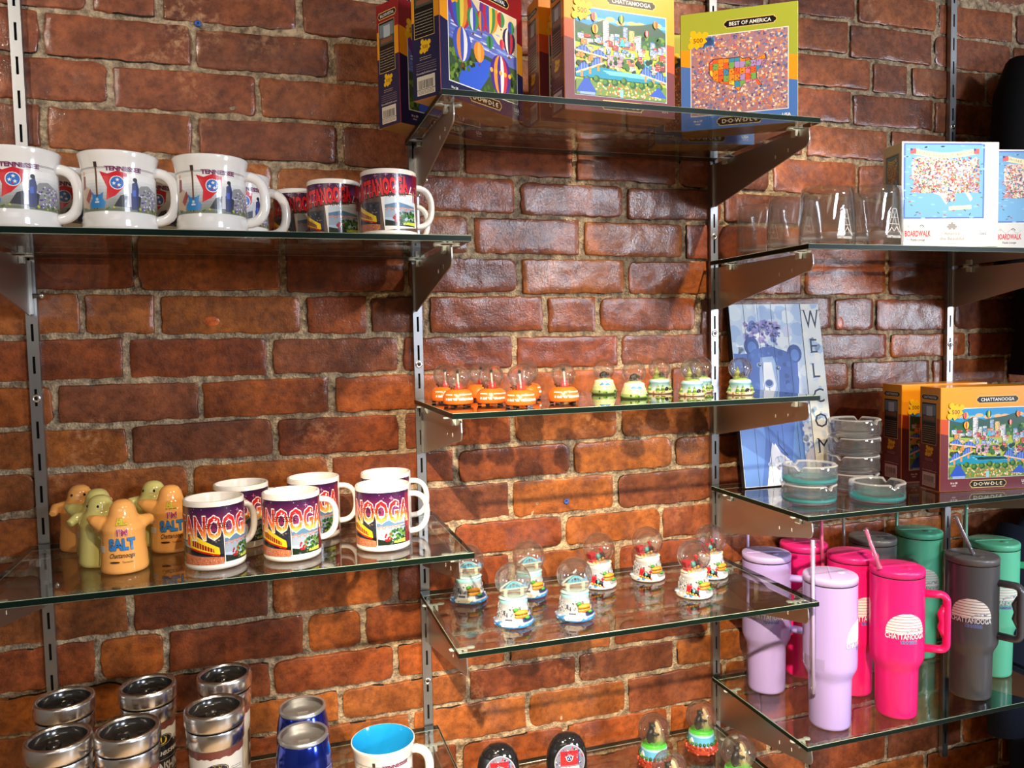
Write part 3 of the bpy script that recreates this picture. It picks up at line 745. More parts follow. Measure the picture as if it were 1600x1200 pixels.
def art_cartoon(k, W, H):
    R = random.Random(12)
    k.rect(0, 0, W, H, rgb(70, 110, 200)); k.rect(W*.02, H*.02, W*.98, H*.98, rgb(112, 178, 226))
    for i in range(60): k.circ(R.random()*W, R.random()*H, W*.03, rgb(140, 196, 236), H*.012, hold=i > 0, n=8)
    mp = [(W*(.08 + .84*x), H*(.16 + .68*y)) for x, y in US_MAP]
    k.poly(mp, rgb(236, 226, 214)); k.nxt()
    pal = [rgb(210, 60, 60), rgb(236, 140, 130), rgb(60, 80, 160), rgb(250, 220, 150), rgb(120, 70, 60), rgb(230, 120, 60), rgb(250, 240, 230), rgb(130, 170, 210), rgb(90, 140, 90), rgb(240, 180, 190)]
    for i in range(1500):
        x, y = R.uniform(.10, .92), R.uniform(.22, .80)
        if y < .34 and not (.5 < x < .62): y += .12
        if i % 90 == 0: k.nxt()
        k.rect(x*W, y*H, (x + R.uniform(.008, .034))*W, (y + R.uniform(.008, .024))*H, R.choice(pal), hold=True, rot=R.uniform(-1.2, 1.2))
    for i in range(26):
        x, y = (R.choice([R.uniform(.03, .09), R.uniform(.9, .96)]), R.uniform(.1, .8)) if i < 18 else (R.uniform(.1, .9), R.uniform(.03, .12))
        k.rect(x*W, y*H, (x+.03)*W, (y+.012)*H, R.choice([rgb(40, 60, 90), rgb(60, 120, 90), rgb(200, 60, 60)]), hold=i > 0, rot=R.uniform(-1, 1))
    ban = [(W*(.12 + .76*t/12), H*(.93 - .055*math.sin(PI*t/12))) for t in range(13)]
    k.poly(ban + [(x, y - H*.075) for x, y in ban[::-1]], rgb(250, 238, 190))
    st = 'United States of America'; n = len(st)
    for i, ch in enumerate(st):
        if ch == ' ': continue
        t = (i + .5) / n; k.text(ch, W*(.15 + .70*t), H*(.875 - .055*math.sin(PI*t)), H*.038, rgb(120, 80, 60), rot=-.12*math.cos(PI*t))
    for x in (.10, .88): k.rect(W*(x-.02), H*.86, W*(x+.05), H*.93, rgb(230, 90, 90)); k.rect(W*(x-.02), H*.90, W*(x+.01), H*.93, rgb(50, 60, 150))
    k.rect(W*.56, H*.12, W*.84, H*.17, rgb(250, 236, 190), rot=.06)

def puzzle_piece(k, x, y, s, c=rgb(248, 196, 30), text='500', tc=rgb(120, 40, 20)):
    k.rect(x - s*.5, y - s*.5, x + s*.5, y + s*.5, c, rot=.6)
    for a in (.6, .6 + PI/2, .6 + PI):
        k.circ(x + math.cos(a)*s*.66, y + math.sin(a)*s*.66, s*.24, c)
    k.circ(x + math.cos(.6 + 1.5*PI)*s*.46, y + math.sin(.6 + 1.5*PI)*s*.46, s*.16, mixc(c, ORANGE, .7))
    k.text(text, x, y - s*.17, s*.34, tc, fat=.01)
def plaque(k, x, y, w_, h_, text, tc=WHITE, ring=GOLD, fat=.015):
    k.rect(x - w_/2 - .0012, y - h_/2 - .0012, x + w_/2 + .0012, y + h_/2 + .0012, ring)
    for sx in (-1, 1): k.circ(x + sx*w_/2, y, h_*.42, ring, n=12)
    k.rect(x - w_/2, y - h_/2, x + w_/2, y + h_/2, BLACK)
    for sx in (-1, 1): k.circ(x + sx*w_/2, y, h_*.33, BLACK, n=12)
    k.text(text, x, y - h_*.26, h_*.52, tc, width=w_*.88, fat=fat)
def textlines(k, x0, x1, y0, y1, n, c, seed=1):
    R = random.Random(seed); k.nxt()
    for i in range(n):
        y = y1 - (y1 - y0) * (i + .5) / n; x = x0
        while x < x1:
            w_ = R.uniform(.0012, .004); k.rect(x, y - .0004, min(x + w_, x1), y + .0004, c, hold=True); x += w_ + .0007
def barcode(k, x0, y0, x1, y1, c=BLACK):
    R = random.Random(6); x = x0; k.nxt()
    while x < x1:
        w_ = R.uniform(.0004, .0013); k.rect(x, y0, min(x + w_, x1), y1, c, hold=True); x += w_ + R.uniform(.0004, .0011)
BW, BH, BDP = 0.198, 0.199, 0.056
def make_puzzle(style, D=BDP, W=BW, H=BH):
    top, mid, bot, vL1, vL2, vR1, vR2, title, art = style
    t = thing('puzzle_box', '', 'puzzle box')
    mb = MB(); mb.box((0, 0, 0), (W, D, H), 0)
    for f in (1, 4, 3, 5): pass
    mb.m = [1, 0, 0, 0, 0, 0]            # kraft underside
    o = mb.build('carton', [pm('carton_' + title[:5].lower().strip(), top, 0.35, coat=0.3), M['carton']], t); bevel(o, 0.0012, 2)
    # lid line seam
    def bands(k, wd, l1, l2, r1, r2):
        k.rect(.0008, .0008, wd - .0008, H - .0008, top)
        k.poly([(.0008, .0008), (wd - .0008, .0008), (wd - .0008, r1*H), (.0008, l1*H)], mid)
        k.poly([(.0008, .0008), (wd - .0008, .0008), (wd - .0008, r2*H), (.0008, l2*H)], bot)
    k = Canvas(); bands(k, W, vL1, vL2, vR1, vR2)
    k.rect(.088*W, .120*H, .922*W, .800*H, WHITE)
    plaque(k, .60*W, .875*H, .40*W, .058*H, title)
    plaque(k, .51*W, .062*H, .34*W, .062*H, 'D\u00b7O\u00b7W\u00b7D\u00b7L\u00b7E', rgb(250, 232, 190))
    k.text('16 x 20', .15*W, .072*H, .017*H, WHITE, fat=.02); k.text('PIECES', .15*W, .048*H, .010*H, WHITE, fat=.02)
    k.text('USA', .905*W, .06*H, .026*H, WHITE, fat=.03); k.nxt()
    for q in range(3): k.rect((.88 + .02*q)*W, .042*H, (.89 + .02*q)*W, .050*H, WHITE, hold=True)
    fp = k.build('front_print', M['print'], o, on_plane((0, 0, 0), (1, 0, 0), (0, 0, 1), (0, -1, 0)))
    a = Canvas(); a.w = k.w + 2e-5
    a.sub(art, .095*W, .127*H, .820*W, .666*H)
    a.build('picture', M['print'], o, on_plane((0, 0, 0), (1, 0, 0), (0, 0, 1), (0, -1, 0)))
    b = Canvas(); b.w = a.w + 1e-5; puzzle_piece(b, .155*W, .765*H, .115*W)
    b.build('piece_badge', M['print'], o, on_plane((0, 0, 0), (1, 0, 0), (0, 0, 1), (0, -1, 0)))
    k = Canvas(); bands(k, D, vL1, vL2, vL1, vL2)
    plaque(k, D/2, .90*H, D*.70, .045*H, title)
    k.rect(D*.10, .44*H, D*.82, .85*H, GOLD); k.rect(D*.115, .444*H, D*.805, .846*H, BLACK)
    k.sub(lambda q, a_, b_: (q.rect(0, 0, a_, b_, rgb(120, 140, 150)), q.rect(0, 0, a_, b_*.4, rgb(70, 84, 70)), q.rect(a_*.3, b_*.35, a_*.75, b_*.9, rgb(190, 205, 215)), q.rect(a_*.1, b_*.1, a_*.9, b_*.3, rgb(140, 90, 70))), D*.14, .66*H, D*.64, .17*H)
    textlines(k, D*.15, D*.76, .46*H, .63*H, 8, rgb(190, 180, 160))
    puzzle_piece(k, D*.48, .37*H, D*.26)
    textlines(k, D*.28, D*.68, .275*H, .305*H, 2, rgb(200, 180, 150)); textlines(k, D*.15, D*.86, .20*H, .265*H, 4, rgb(150, 130, 130))
    k.text('DowdleFolkArt.com', D*.5, .180*H, .013*H, rgb(225, 215, 205), width=D*.70, fat=.01)
    k.rect(D*.16, .028*H, D*.80, .165*H, rgb(232, 224, 206)); barcode(k, D*.22, .075*H, D*.74, .135*H); textlines(k, D*.2, D*.76, .035*H, .062*H, 3, rgb(90, 80, 70))
    k.rect(D*.16, .066*H, D*.80, .070*H, bot)
    k.build('spine_print', M['print'], o, on_plane((0, D, 0), (0, -1, 0), (0, 0, 1), (-1, 0, 0)))
    return t
ST_BALLOON = (RED, ORANGE, NAVY, .78, .56, .60, .36, 'BALLOON FESTIVAL', art_balloons)
ST_CITY = (ORANGE, BRICKO, MAROON, .70, .56, .58, .36, 'CHATTANOOGA', art_city)
ST_AMERICA = (GREEN, ORANGE, BLUE, .70, .56, .56, .35, 'BEST OF AMERICA', art_map)
GP = 'boxed jigsaw puzzles with banded covers'
pz = make_puzzle(ST_BALLOON)
place(pz, False, 'navy and red jigsaw box with a hot-air balloon picture, standing turned at the top left', (0.600, -0.276, sh('M1')), math.radians(34.8), GP)
place(pz, True, 'jigsaw box showing mainly its barcode spine, leftmost on the top shelf behind the balloon puzzle', (0.569, -0.116, sh('M1')), math.radians(30), GP)
pz = make_puzzle(ST_CITY, D=.050)
place(pz, False, 'jigsaw box with a city picture standing at the middle front of the top shelf', (0.801, -0.249, sh('M1')), math.radians(3.5), GP)
place(pz, True, 'orange and maroon jigsaw box behind the city puzzle, only its side showing', (0.786, -0.176, sh('M1')), math.radians(2), GP)
pz2 = make_puzzle(ST_CITY, D=.060)
place(pz2, False, 'jigsaw box titled CHATTANOOGA with a city picture, front one of two beside the ashtrays', (1.560, -0.233, sh('R2')), math.radians(-10), GP)
place(pz2, True, 'jigsaw box standing right behind the CHATTANOOGA puzzle box beside the ashtrays', (1.568, -0.130, sh('R2')), math.radians(-7), GP)
pz = make_puzzle(ST_AMERICA, W=.192, H=.1985)
place(pz, False, 'green, orange and blue jigsaw box titled BEST OF AMERICA with a map picture', (1.050, -0.166, sh('M1')), math.radians(-33), GP)
pz = make_puzzle(ST_AMERICA, W=.19, D=.05)
place(pz, False, 'jigsaw box hidden behind the green BEST OF AMERICA box, only a sliver showing', (1.048, -0.076, sh('M1')), math.radians(-12), GP)

def make_white_box():
    W, H, D = .186, .186, .056
    t = thing('puzzle_box', '', 'puzzle box')
    mb = MB().box((0, 0, 0), (W, D, H)); o = bevel(mb.build('carton', M['cardw'], t), .001, 2)
    k = Canvas(); k.rect(.008*W, .262*H, .862*W, .992*H, rgb(248, 248, 246))
    RED2 = rgb(214, 40, 48); GR = rgb(150, 146, 142)
    k.text('BOARDWALK', .17*W, .105*H, .052*H, RED2, width=.26*W, fat=.03); k.text('Puzzle Lounge', .17*W, .062*H, .020*H, rgb(40, 40, 44), width=.15*W, shear=.3, fat=.01)
    k.line([((.04 + .26*t_/12)*W, (.185 + .02*math.sin(t_*1.1))*H) for t_ in range(13)], .0006, rgb(120, 190, 190)); k.circ(.075*W, .20*H, .012*W, rgb(240, 190, 180)); k.line([(.19*W, .20*H), (.21*W, .215*H), (.235*W, .195*H)], .0014, rgb(90, 90, 96))
    k.rect(.485*W, .168*H, .555*W, .222*H, GR)
    for x, y in ((.478, .195), (.562, .195), (.52, .228)): k.circ(x*W, y*H, .011*W, GR)
    k.circ(.52*W, .172*H, .009*W, rgb(248, 248, 246))
    k.text('America', .52*W, .115*H, .030*H, GR, width=.16*W); k.text('the Beautiful', .52*W, .068*H, .030*H, GR, width=.25*W); textlines(k, .47*W, .57*W, .028*H, .038*H, 1, GR)
    k.line([(.735*W, .01*H), (.735*W, .25*H)], .0005, rgb(220, 218, 210)); k.nxt()
    for i in range(16):
        for j in range(16): k.circ((.75 + .0155*i)*W, (.015 + .0155*j)*H + (i % 2)*.007*H, .0016*W*1.2, rgb(214, 206, 190), n=5, hold=True)
    k.circ(.845*W, .125*H, .058*W, rgb(190, 200, 215), .036*H); k.circ(.845*W, .125*H, .053*W, WHITE, .032*H)
    k.text('1000', .845*W, .112*H, .026*H, rgb(60, 80, 120), fat=.02)
    F = on_plane((0, 0, 0), (1, 0, 0), (0, 0, 1), (0, -1, 0))
    k.build('front_print', M['printm'], o, F)
    a = Canvas(); a.w = k.w + 2e-5; a.sub(art_cartoon, .02*W, .272*H, .830*W, .712*H); a.build('picture', M['printm'], o, F)
    k = Canvas(); k.rect(.14*D, .50*H, .86*D, .90*H, rgb(170, 168, 160)); k.sub(art_cartoon, .16*D, .51*H, .68*D, .38*H)
    k.build('spine_print', M['printm'], o, on_plane((0, D, 0), (0, -1, 0), (0, 0, 1), (-1, 0, 0)))
    return t
wb = make_white_box()
place(wb, False, 'white jigsaw box with a cartoon map of the United States standing beside the glass tumblers', (1.430, -0.268, sh('R1')), math.radians(-11.2), 'white map jigsaw boxes')
place(wb, True, 'white cartoon-map jigsaw box cut by the right edge, half behind the other white box', (1.655, -0.258, sh('R1')), math.radians(-12), 'white map jigsaw boxes')

# ------------------------------------------------------------ mugs
def handle_path(R0, z0, z1, reach, n=14, bul=1.0):
    zc, hz = (z0 + z1)/2, (z1 - z0)/2; P = []
    for i in range(n + 1):
        a = PI/2 - PI * i / n
        P.append((R0 + reach * max(0, math.cos(a)) ** 0.75, 0, zc + hz * math.copysign(abs(math.sin(a)) ** 0.85, math.sin(a))))
    P = [(R0 - .004, 0, z1 - .001)] + P[0:] + [(R0 - .004, 0, z0 + .001)]
    return P
def cyl_mug_body(t, r, h, mat=None):
    mb = MB(); mb.lathe([(0, .0025), (r-.008, .0025), (r-.006, 0), (r-.002, .0005), (r, .003), (r, h-.0015), (r-.0008, h), (r-.003, h), (r-.0038, h-.0015), (r-.004, .008), (r-.008, .005), (0, .005)], 64)
    return mb.build('cup', mat or M['ceramic'], t)
def scenic(k, x, y, w_, h_, kind):
    R = random.Random(int(x*9999) + kind)
    def f(q, a, b):
        if kind == 0:      # trolley car
            q.rect(0, 0, a, b, rgb(44, 48, 60)); q.nxt()
            for i in range(60): q.circ(R.random()*a, b*R.uniform(.55, 1), a*.02, R.choice([rgb(90, 80, 60), rgb(60, 66, 84), rgb(150, 120, 80), rgb(30, 34, 44)]), n=6, hold=i % 10 != 0, ry=b*.02)
            q.poly([(0, b*.72), (a*.25, b*.6), (a*.3, b*.5), (0, b*.55)], rgb(130, 180, 200))
            q.poly([(0, 0), (a, 0), (a, b*.22), (a*.5, b*.26), (0, b*.34)], rgb(200, 120, 84)); q.nxt()
            for i in range(60): q.circ(R.random()*a, b*R.uniform(0, .22), a*.012, R.choice([rgb(120, 60, 44), rgb(236, 170, 130)]), n=5, hold=True)
            q.poly([(0, b*.52), (a, b*.30), (a, b*.20), (0, b*.40)], rgb(24, 22, 26))
            q.poly([(a*.2, b*.92), (a*.3, b*.95), (a*.9, b*.50), (a*.92, b*.30), (a*.78, b*.28), (a*.22, b*.52)], rgb(250, 210, 40))
            q.poly([(a*.26, b*.80), (a*.78, b*.48), (a*.80, b*.36), (a*.28, b*.58)], rgb(150, 30, 24)); q.nxt()
            for i in range(9): q.line([(a*(.28 + .06*i), b*(.80 - .037*i)), (a*(.28 + .06*i), b*(.60 - .03*i))], a*.012, rgb(250, 214, 60), hold=True)
            q.poly([(a*.12, b*.82), (a*.22, b*.86), (a*.22, b*.55), (a*.12, b*.6)], rgb(220, 50, 30))
            q.line([(a*.24, b*.50), (a*.9, b*.27)], b*.05, rgb(200, 30, 24))
        elif kind == 1:    # arch bridge over a river
            q.rect(0, 0, a, b, rgb(176, 200, 224)); q.rect(0, b*.76, a, b, rgb(214, 226, 236)); q.poly([(0, b*.74), (a*.4, b*.84), (a, b*.70), (a, b*.55), (0, b*.55)], rgb(92, 134, 170))
            q.rect(0, b*.3, a, b*.56, rgb(160, 176, 196)); q.line([(0, b*.60), (a, b*.64)], b*.05, rgb(206, 170, 160)); q.nxt()
            for i in range(4): q.circ(a*(.12 + .2*i), b*.58, a*.085, rgb(196, 140, 130), b*.09, hold=True); 
            q.nxt()
            for i in range(4): q.circ(a*(.12 + .2*i), b*.55, a*.055, rgb(150, 176, 200), b*.07, hold=True)
            q.nxt()
            for i in range(50): q.circ(a*R.uniform(.4, 1), b*R.uniform(.12, .5), a*.05, R.choice([rgb(40, 100, 40), rgb(24, 60, 30), rgb(90, 140, 60)]), n=7, hold=i % 9 != 0)
            q.poly([(0, 0), (a, 0), (a, b*.20), (a*.5, b*.12), (0, b*.22)], rgb(26, 40, 26)); q.poly([(a*.45, b*.06), (a, b*.04), (a, b*.17), (a*.6, b*.14)], rgb(206, 216, 90))
            for i in range(14): q.circ(a*R.uniform(.25, .45), b*R.uniform(.15, .38), a*.035, rgb(170, 30, 40), n=7, hold=i > 0)
        else:              # gold trusses
            q.rect(0, 0, a, b, rgb(60, 34, 30)); q.nxt()
            for i in range(8): q.line([(0, b*(.1 + .12*i)), (a, b*(.0 + .10*i))], b*.03, R.choice([rgb(230, 170, 60), rgb(190, 120, 40), rgb(120, 70, 40)]), hold=i > 0)
            for i in range(5): q.line([(a*(.1 + .2*i), b*.1), (a*(.2 + .2*i), b*.8)], a*.02, rgb(240, 190, 90), hold=i > 0)
    k.sub(f, x, y, w_, h_)
def night_sky(k, W, h0, h1, seed=1):
    R = random.Random(seed); cs = [(h0, rgb(150, 60, 110)), (h0 + (h1-h0)*.4, rgb(112, 34, 92)), (h1, rgb(38, 16, 56))]
    k.nxt(); k.p.append(([(0, h0), (W, h0), (W, h1), (0, h1)], vgrad(cs), k.w)); k.nxt()
    for i in range(40): k.circ(R.random()*W, R.uniform(h0, h1), .0005, rgb(240, 200, 230), n=5, hold=True)
    for i in range(9):
        x, y = R.random()*W, R.uniform(h0 + (h1-h0)*.3, h1*.98)
        k.line([(x - .003, y), (x + .003, y)], .0004, rgb(250, 170, 220)); k.line([(x, y - .003), (x, y + .003)], .0004, rgb(250, 170, 220))
MR, MH = .0408, .0955
def make_city_mug(style):
    t = thing('souvenir_mug', '', 'mug'); cup = cyl_mug_body(t, MR, MH)
    W = MR * math.radians(282); k = Canvas()
    k.rect(0, .0, W, MH - .011, WHITE)
    if style == 'big':
        night_sky(k, W, .046, MH - .0115, 2)
        k.rect(0, .006, W, .050, rgb(60, 60, 66)); scenic(k, 0, .006, W*.17, .046, 2); scenic(k, W*.175, .006, W*.22, .044, 1)
        scenic(k, W*.405, .004, W*.30, .046, 0); k.line([(W*.40, .002), (W*.40, .050)], .0008, WHITE); scenic(k, W*.715, .006, W*.22, .044, 1); k.line([(W*.713, .004), (W*.708, .052)], .0010, WHITE)
        k.rect(W*.94, .006, W, .05, rgb(120, 40, 50))
        for q in range(5): k.line([(W*(.945 + .012*q), .03), (W*(.945 + .012*q), .08)], .0012, rgb(170, 50, 60), hold=q > 0)
        g = vgrad([(.040, rgb(250, 214, 110)), (.047, rgb(240, 140, 50)), (.054, rgb(226, 84, 40)), (.062, rgb(200, 36, 40)), (.075, rgb(206, 30, 40))])
        k.text('CHATTANOOGA', W*.5, .0405, .030, g, width=W*.93, fat=.03, grad=g, outline=WHITE, ow=.035)
        for q in range(5): k.line([(W*.03, .045 + .0062*q), (W*.97, .0465 + .0062*q)], .0006, rgb(140, 36, 40), hold=q > 0)
        k.text('Tennessee', W*.66, .0540, .0110, BLACK, width=.036, shear=.4, fat=.004)
    else:
        night_sky(k, W, .058, MH - .0115, 5); R = random.Random(3)
        k.nxt()
        for q in range(22): k.line([(W*q/22, .056), (W*(q+.5)/22, .064 + R.random()*.008)], .0014, R.choice([rgb(250, 220, 170), rgb(250, 190, 150), rgb(255, 240, 220)]), hold=True)
        k.rect(0, .004, W, .057, rgb(96, 76, 66)); scenic(k, 0, .004, W*.34, .042, 2); scenic(k, W*.34, .004, W*.30, .040, 0)
        scenic(k, W*.0, .012, W*.24, .036, 1); k.rect(W*.660, .0065, W*.935, .0535, WHITE, rot=.10); scenic(k, W*.675, .010, W*.245, .040, 1)
        for q in range(6): k.rect(W*(.90 + .017*q), .045, W*(.91 + .017*q), .085, rgb(150, 26, 36), hold=q > 0)
        k.text('CHATTANOOGA', W*.62, .0535, .0215, rgb(232, 40, 52), width=W*.47, fat=.05, rot=.10, outline=rgb(60, 10, 24), ow=.045)
        k.text('TENNESSEE', W*.76, .0515, .0050, rgb(60, 50, 46), width=W*.15, fat=.02, rot=.10)
    # the right end of the wrap stops just before the handle (handle sits at +x)
    u0 = math.radians(90 - 26) - W / MR
    k.build('printed_wrap', M['print'], cup, on_round(lambda z: MR, u0, .0045), step=.003)
    hb = MB(); hb.tube(handle_path(MR - .001, .020, .078, .027), [.0045] + [.0052]*15 + [.0045], 14, flat=(1.15, .85)); hb.build('handle', M['ceramic'], t)
    return t
cm = make_city_mug('big'); R_ = math.radians; GM = 'printed city mugs on the shelf with the shakers'
zl = sh('L2')
place(cm, False, 'white mug printed ANOOG with a yellow trolley, front row beside the orange shaker', (0.268, -0.222, zl), R_(38), GM)
place(cm, True, 'white mug printed NOOGA with black script and yellow trolley, middle of the front row', (0.3735, -0.219, zl), R_(14), GM)
place(cm, True, 'white mug printed OOGA with a river photo, right-hand mug of the front row', (0.507, -0.217, zl), R_(-4), GM)
place(cm, True, 'white city mug in the back row, mostly hidden behind the mug printed ANOOG', (0.302, -0.118, zl), R_(14), GM)
place(cm, True, 'white city mug in the back row directly behind the mug printed NOOGA', (0.412, -0.108, zl), R_(0), GM)
place(cm, True, 'white city mug at the back right, directly behind the mug printed OOGA', (0.528, -0.110, zl), R_(-6), GM)
cm = make_city_mug('photo'); GM = 'printed city mugs on the upper left shelf'; zl = sh('L1')
place(cm, False, 'white mug with red CHATTANOOGA lettering, last one at the right of the upper left shelf', (0.527, -0.234, zl), R_(10), GM)
place(cm, True, 'mug with red CHATTANOOGA lettering, second from the right on the upper left shelf', (0.456, -0.146, zl), R_(10), GM)
place(cm, True, 'mug with red CHATTANOOGA lettering, leftmost of the purple printed ones and half behind its neighbour', (0.408, -0.058, zl), R_(20), GM)
place(cm, True, 'purple printed mug peeking out between the last two mugs of the upper left shelf', (0.552, -0.062, zl), R_(-5), GM)

def make_state_mug(inner=None):
    t = thing('souvenir_mug', '', 'mug'); h = .100
    prof = [(0, .003), (.038, .003), (.041, 0), (.0452, .001), (.0466, .006), (.0456, .009), (.0464, .012), (.0454, .0150), (.0458, .018), (.0446, .022), (.0440, .045), (.0440, .068), (.0450, .082), (.0470, .092), (.0488, .0982), (.0485, h), (.0470, h)]
    mb = MB(); mb.lathe(prof, 64)
    inn = [(.0470, h), (.0460, .097), (.0432, .086), (.0416, .070), (.0412, .02), (.040, .008), (0, .007)]
    mb.lathe(inn, 64, 1 if inner else 0)
    cup = mb.build('cup', [M['ceramic'], inner or M['ceramic']], t)
    def rf(z):
        for (r0, z0), (r1, z1) in zip(prof, prof[1:]):
            if z0 <= z <= z1 and z1 > z0 and z > .018: return r0 + (r1-r0)*(z-z0)/(z1-z0)
        return .044
    W = .1420; k = Canvas(); R = random.Random(2); h0, h1 = .0, .056
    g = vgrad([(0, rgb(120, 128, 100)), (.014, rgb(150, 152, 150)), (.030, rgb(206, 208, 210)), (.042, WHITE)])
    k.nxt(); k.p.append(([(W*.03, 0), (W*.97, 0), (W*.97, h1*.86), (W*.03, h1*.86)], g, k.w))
    k.poly([(W*.60, .02), (W*.68, .034), (W*.76, .036), (W*.84, .030), (W*.94, .022), (W*.94, .010), (W*.6, .008)], rgb(150, 152, 150))
    for y in (.0015, .0028, .0542, .0555): k.line([(0, y), (W, y)], .0005, rgb(90, 88, 88))
    # horse and rider, left
    k.poly([(W*.10, .004), (W*.15, .006), (W*.20, .003), (W*.22, .016), (W*.20, .030), (W*.15, .034), (W*.10, .030), (W*.09, .016)], rgb(196, 170, 140))
    k.poly([(W*.11, .028), (W*.16, .030), (W*.16, .045), (W*.12, .046)], rgb(140, 40, 50)); k.circ(W*.135, .049, .0028, rgb(220, 170, 130)); k.poly([(W*.16, .016), (W*.22, .030), (W*.24, .022), (W*.2, .01)], rgb(150, 60, 50))
    # rider group, centre right and flowers
    k.poly([(W*.44, .006), (W*.66, .004), (W*.68, .020), (W*.58, .024), (W*.50, .020)], rgb(58, 60, 66))
    k.poly([(W*.585, .003), (W*.64, .003), (W*.66, .030), (W*.645, .040), (W*.60, .036)], rgb(44, 54, 110)); k.circ(W*.628, .041, .0028, rgb(30, 30, 34)); k.poly([(W*.55, .006), (W*.585, .006), (W*.59, .032), (W*.565, .036)], rgb(206, 206, 210)); k.rect(W*.60, .020, W*.63, .028, rgb(60, 90, 190))
    k.nxt()
    for i in range(70): k.circ(W*R.uniform(.67, .88), R.uniform(.003, .030), .0012, R.choice([rgb(130, 90, 190), rgb(90, 60, 160), rgb(230, 225, 240), rgb(70, 110, 60)]), n=6, hold=i % 12 != 0)
    for i in range(26): k.circ(W*R.uniform(.05, .9), R.uniform(.002, .006), .0014, R.choice([rgb(80, 110, 50), rgb(190, 190, 60), rgb(50, 70, 40)]), n=6, hold=i > 0)
    # red banner with the round three-star device
    k.poly([(W*.33, .050), (W*.40, .047), (W*.48, .051), (W*.56, .048), (W*.55, .034), (W*.46, .020), (W*.38, .014), (W*.39, .030)], rgb(206, 30, 44))
    k.circ(W*.475, .036, .0088, WHITE); k.circ(W*.475, .036, .0078, rgb(50, 110, 190)); k.nxt()
    for a in (1.4, 3.4, 5.4):
        cx, cy = W*.475 + .0037*math.cos(a), .036 + .0037*math.sin(a)
        k.poly([(cx + (.0027 if q % 2 == 0 else .0011)*math.cos(PI/2 + q*PI/5), cy + (.0027 if q % 2 == 0 else .0011)*math.sin(PI/2 + q*PI/5)) for q in range(10)], WHITE)
    # blue electric guitar
    B = rgb(44, 126, 190); gx = W*.295
    k.poly([(gx - .0095, .004), (gx + .0095, .004), (gx + .0115, .011), (gx + .0075, .016), (gx + .0085, .024), (gx + .004, .021), (gx - .004, .021), (gx - .0085, .026), (gx - .0065, .016), (gx - .011, .010)], B)
    k.rect(gx - .0012, .018, gx + .0012, .056, rgb(110, 74, 50)); k.rect(gx - .0022, .055, gx + .0022, .062, rgb(60, 50, 46)); k.rect(gx - .003, .0105, gx + .003, .0125, rgb(220, 220, 224)); k.circ(gx, .015, .002, rgb(180, 200, 220))
    k.text('TENNESSEE', W*.53, .0480 + .003, .0052, rgb(120, 30, 80), width=W*.30, fat=.03, outline=rgb(60, 50, 90), ow=.02)
    u0 = -(W/2) / .0442 + R_(20)
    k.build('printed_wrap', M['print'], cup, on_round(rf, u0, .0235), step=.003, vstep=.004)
    hb = MB(); hb.tube(handle_path(.0415, .016, .080, .029), [.005] + [.0068]*15 + [.005], 14); hb.build('handle', M['ceramic'], t)
    return t
sm = make_state_mug(); GM = 'white state souvenir mugs on the upper left shelf'
place(sm, False, 'white flared state mug cut by the left edge, front row of the upper left shelf', (0.054, -0.240, zl), R_(-10), GM)
place(sm, True, 'white flared mug with blue guitar print, second in the front row, upper left shelf', (0.170, -0.240, zl), R_(-10), GM)
place(sm, True, 'white flared mug with blue guitar print, third in the front row, upper left shelf', (0.284, -0.243, zl), R_(-10), GM)
place(sm, True, 'white state mug in the back row, seen between the first and second front mugs', (0.078, -0.125, zl), R_(0), GM)
place(sm, True, 'white state mug in the back row, seen between the second and third front mugs', (0.196, -0.120, zl), R_(0), GM)
place(sm, True, 'white state mug behind the third front mug, its handle ring just to the right', (0.314, -0.134, zl), R_(0), GM)
M['bluein'] = pm('blue_glaze', rgb(30, 150, 215), 0.15, coat=0.6)
sm = make_state_mug(M['bluein'])
place(sm, False, 'white state mug with bright blue inside at the right end of the bottom left shelf', (0.4965, -0.215, sh('L3')), R_(-8))

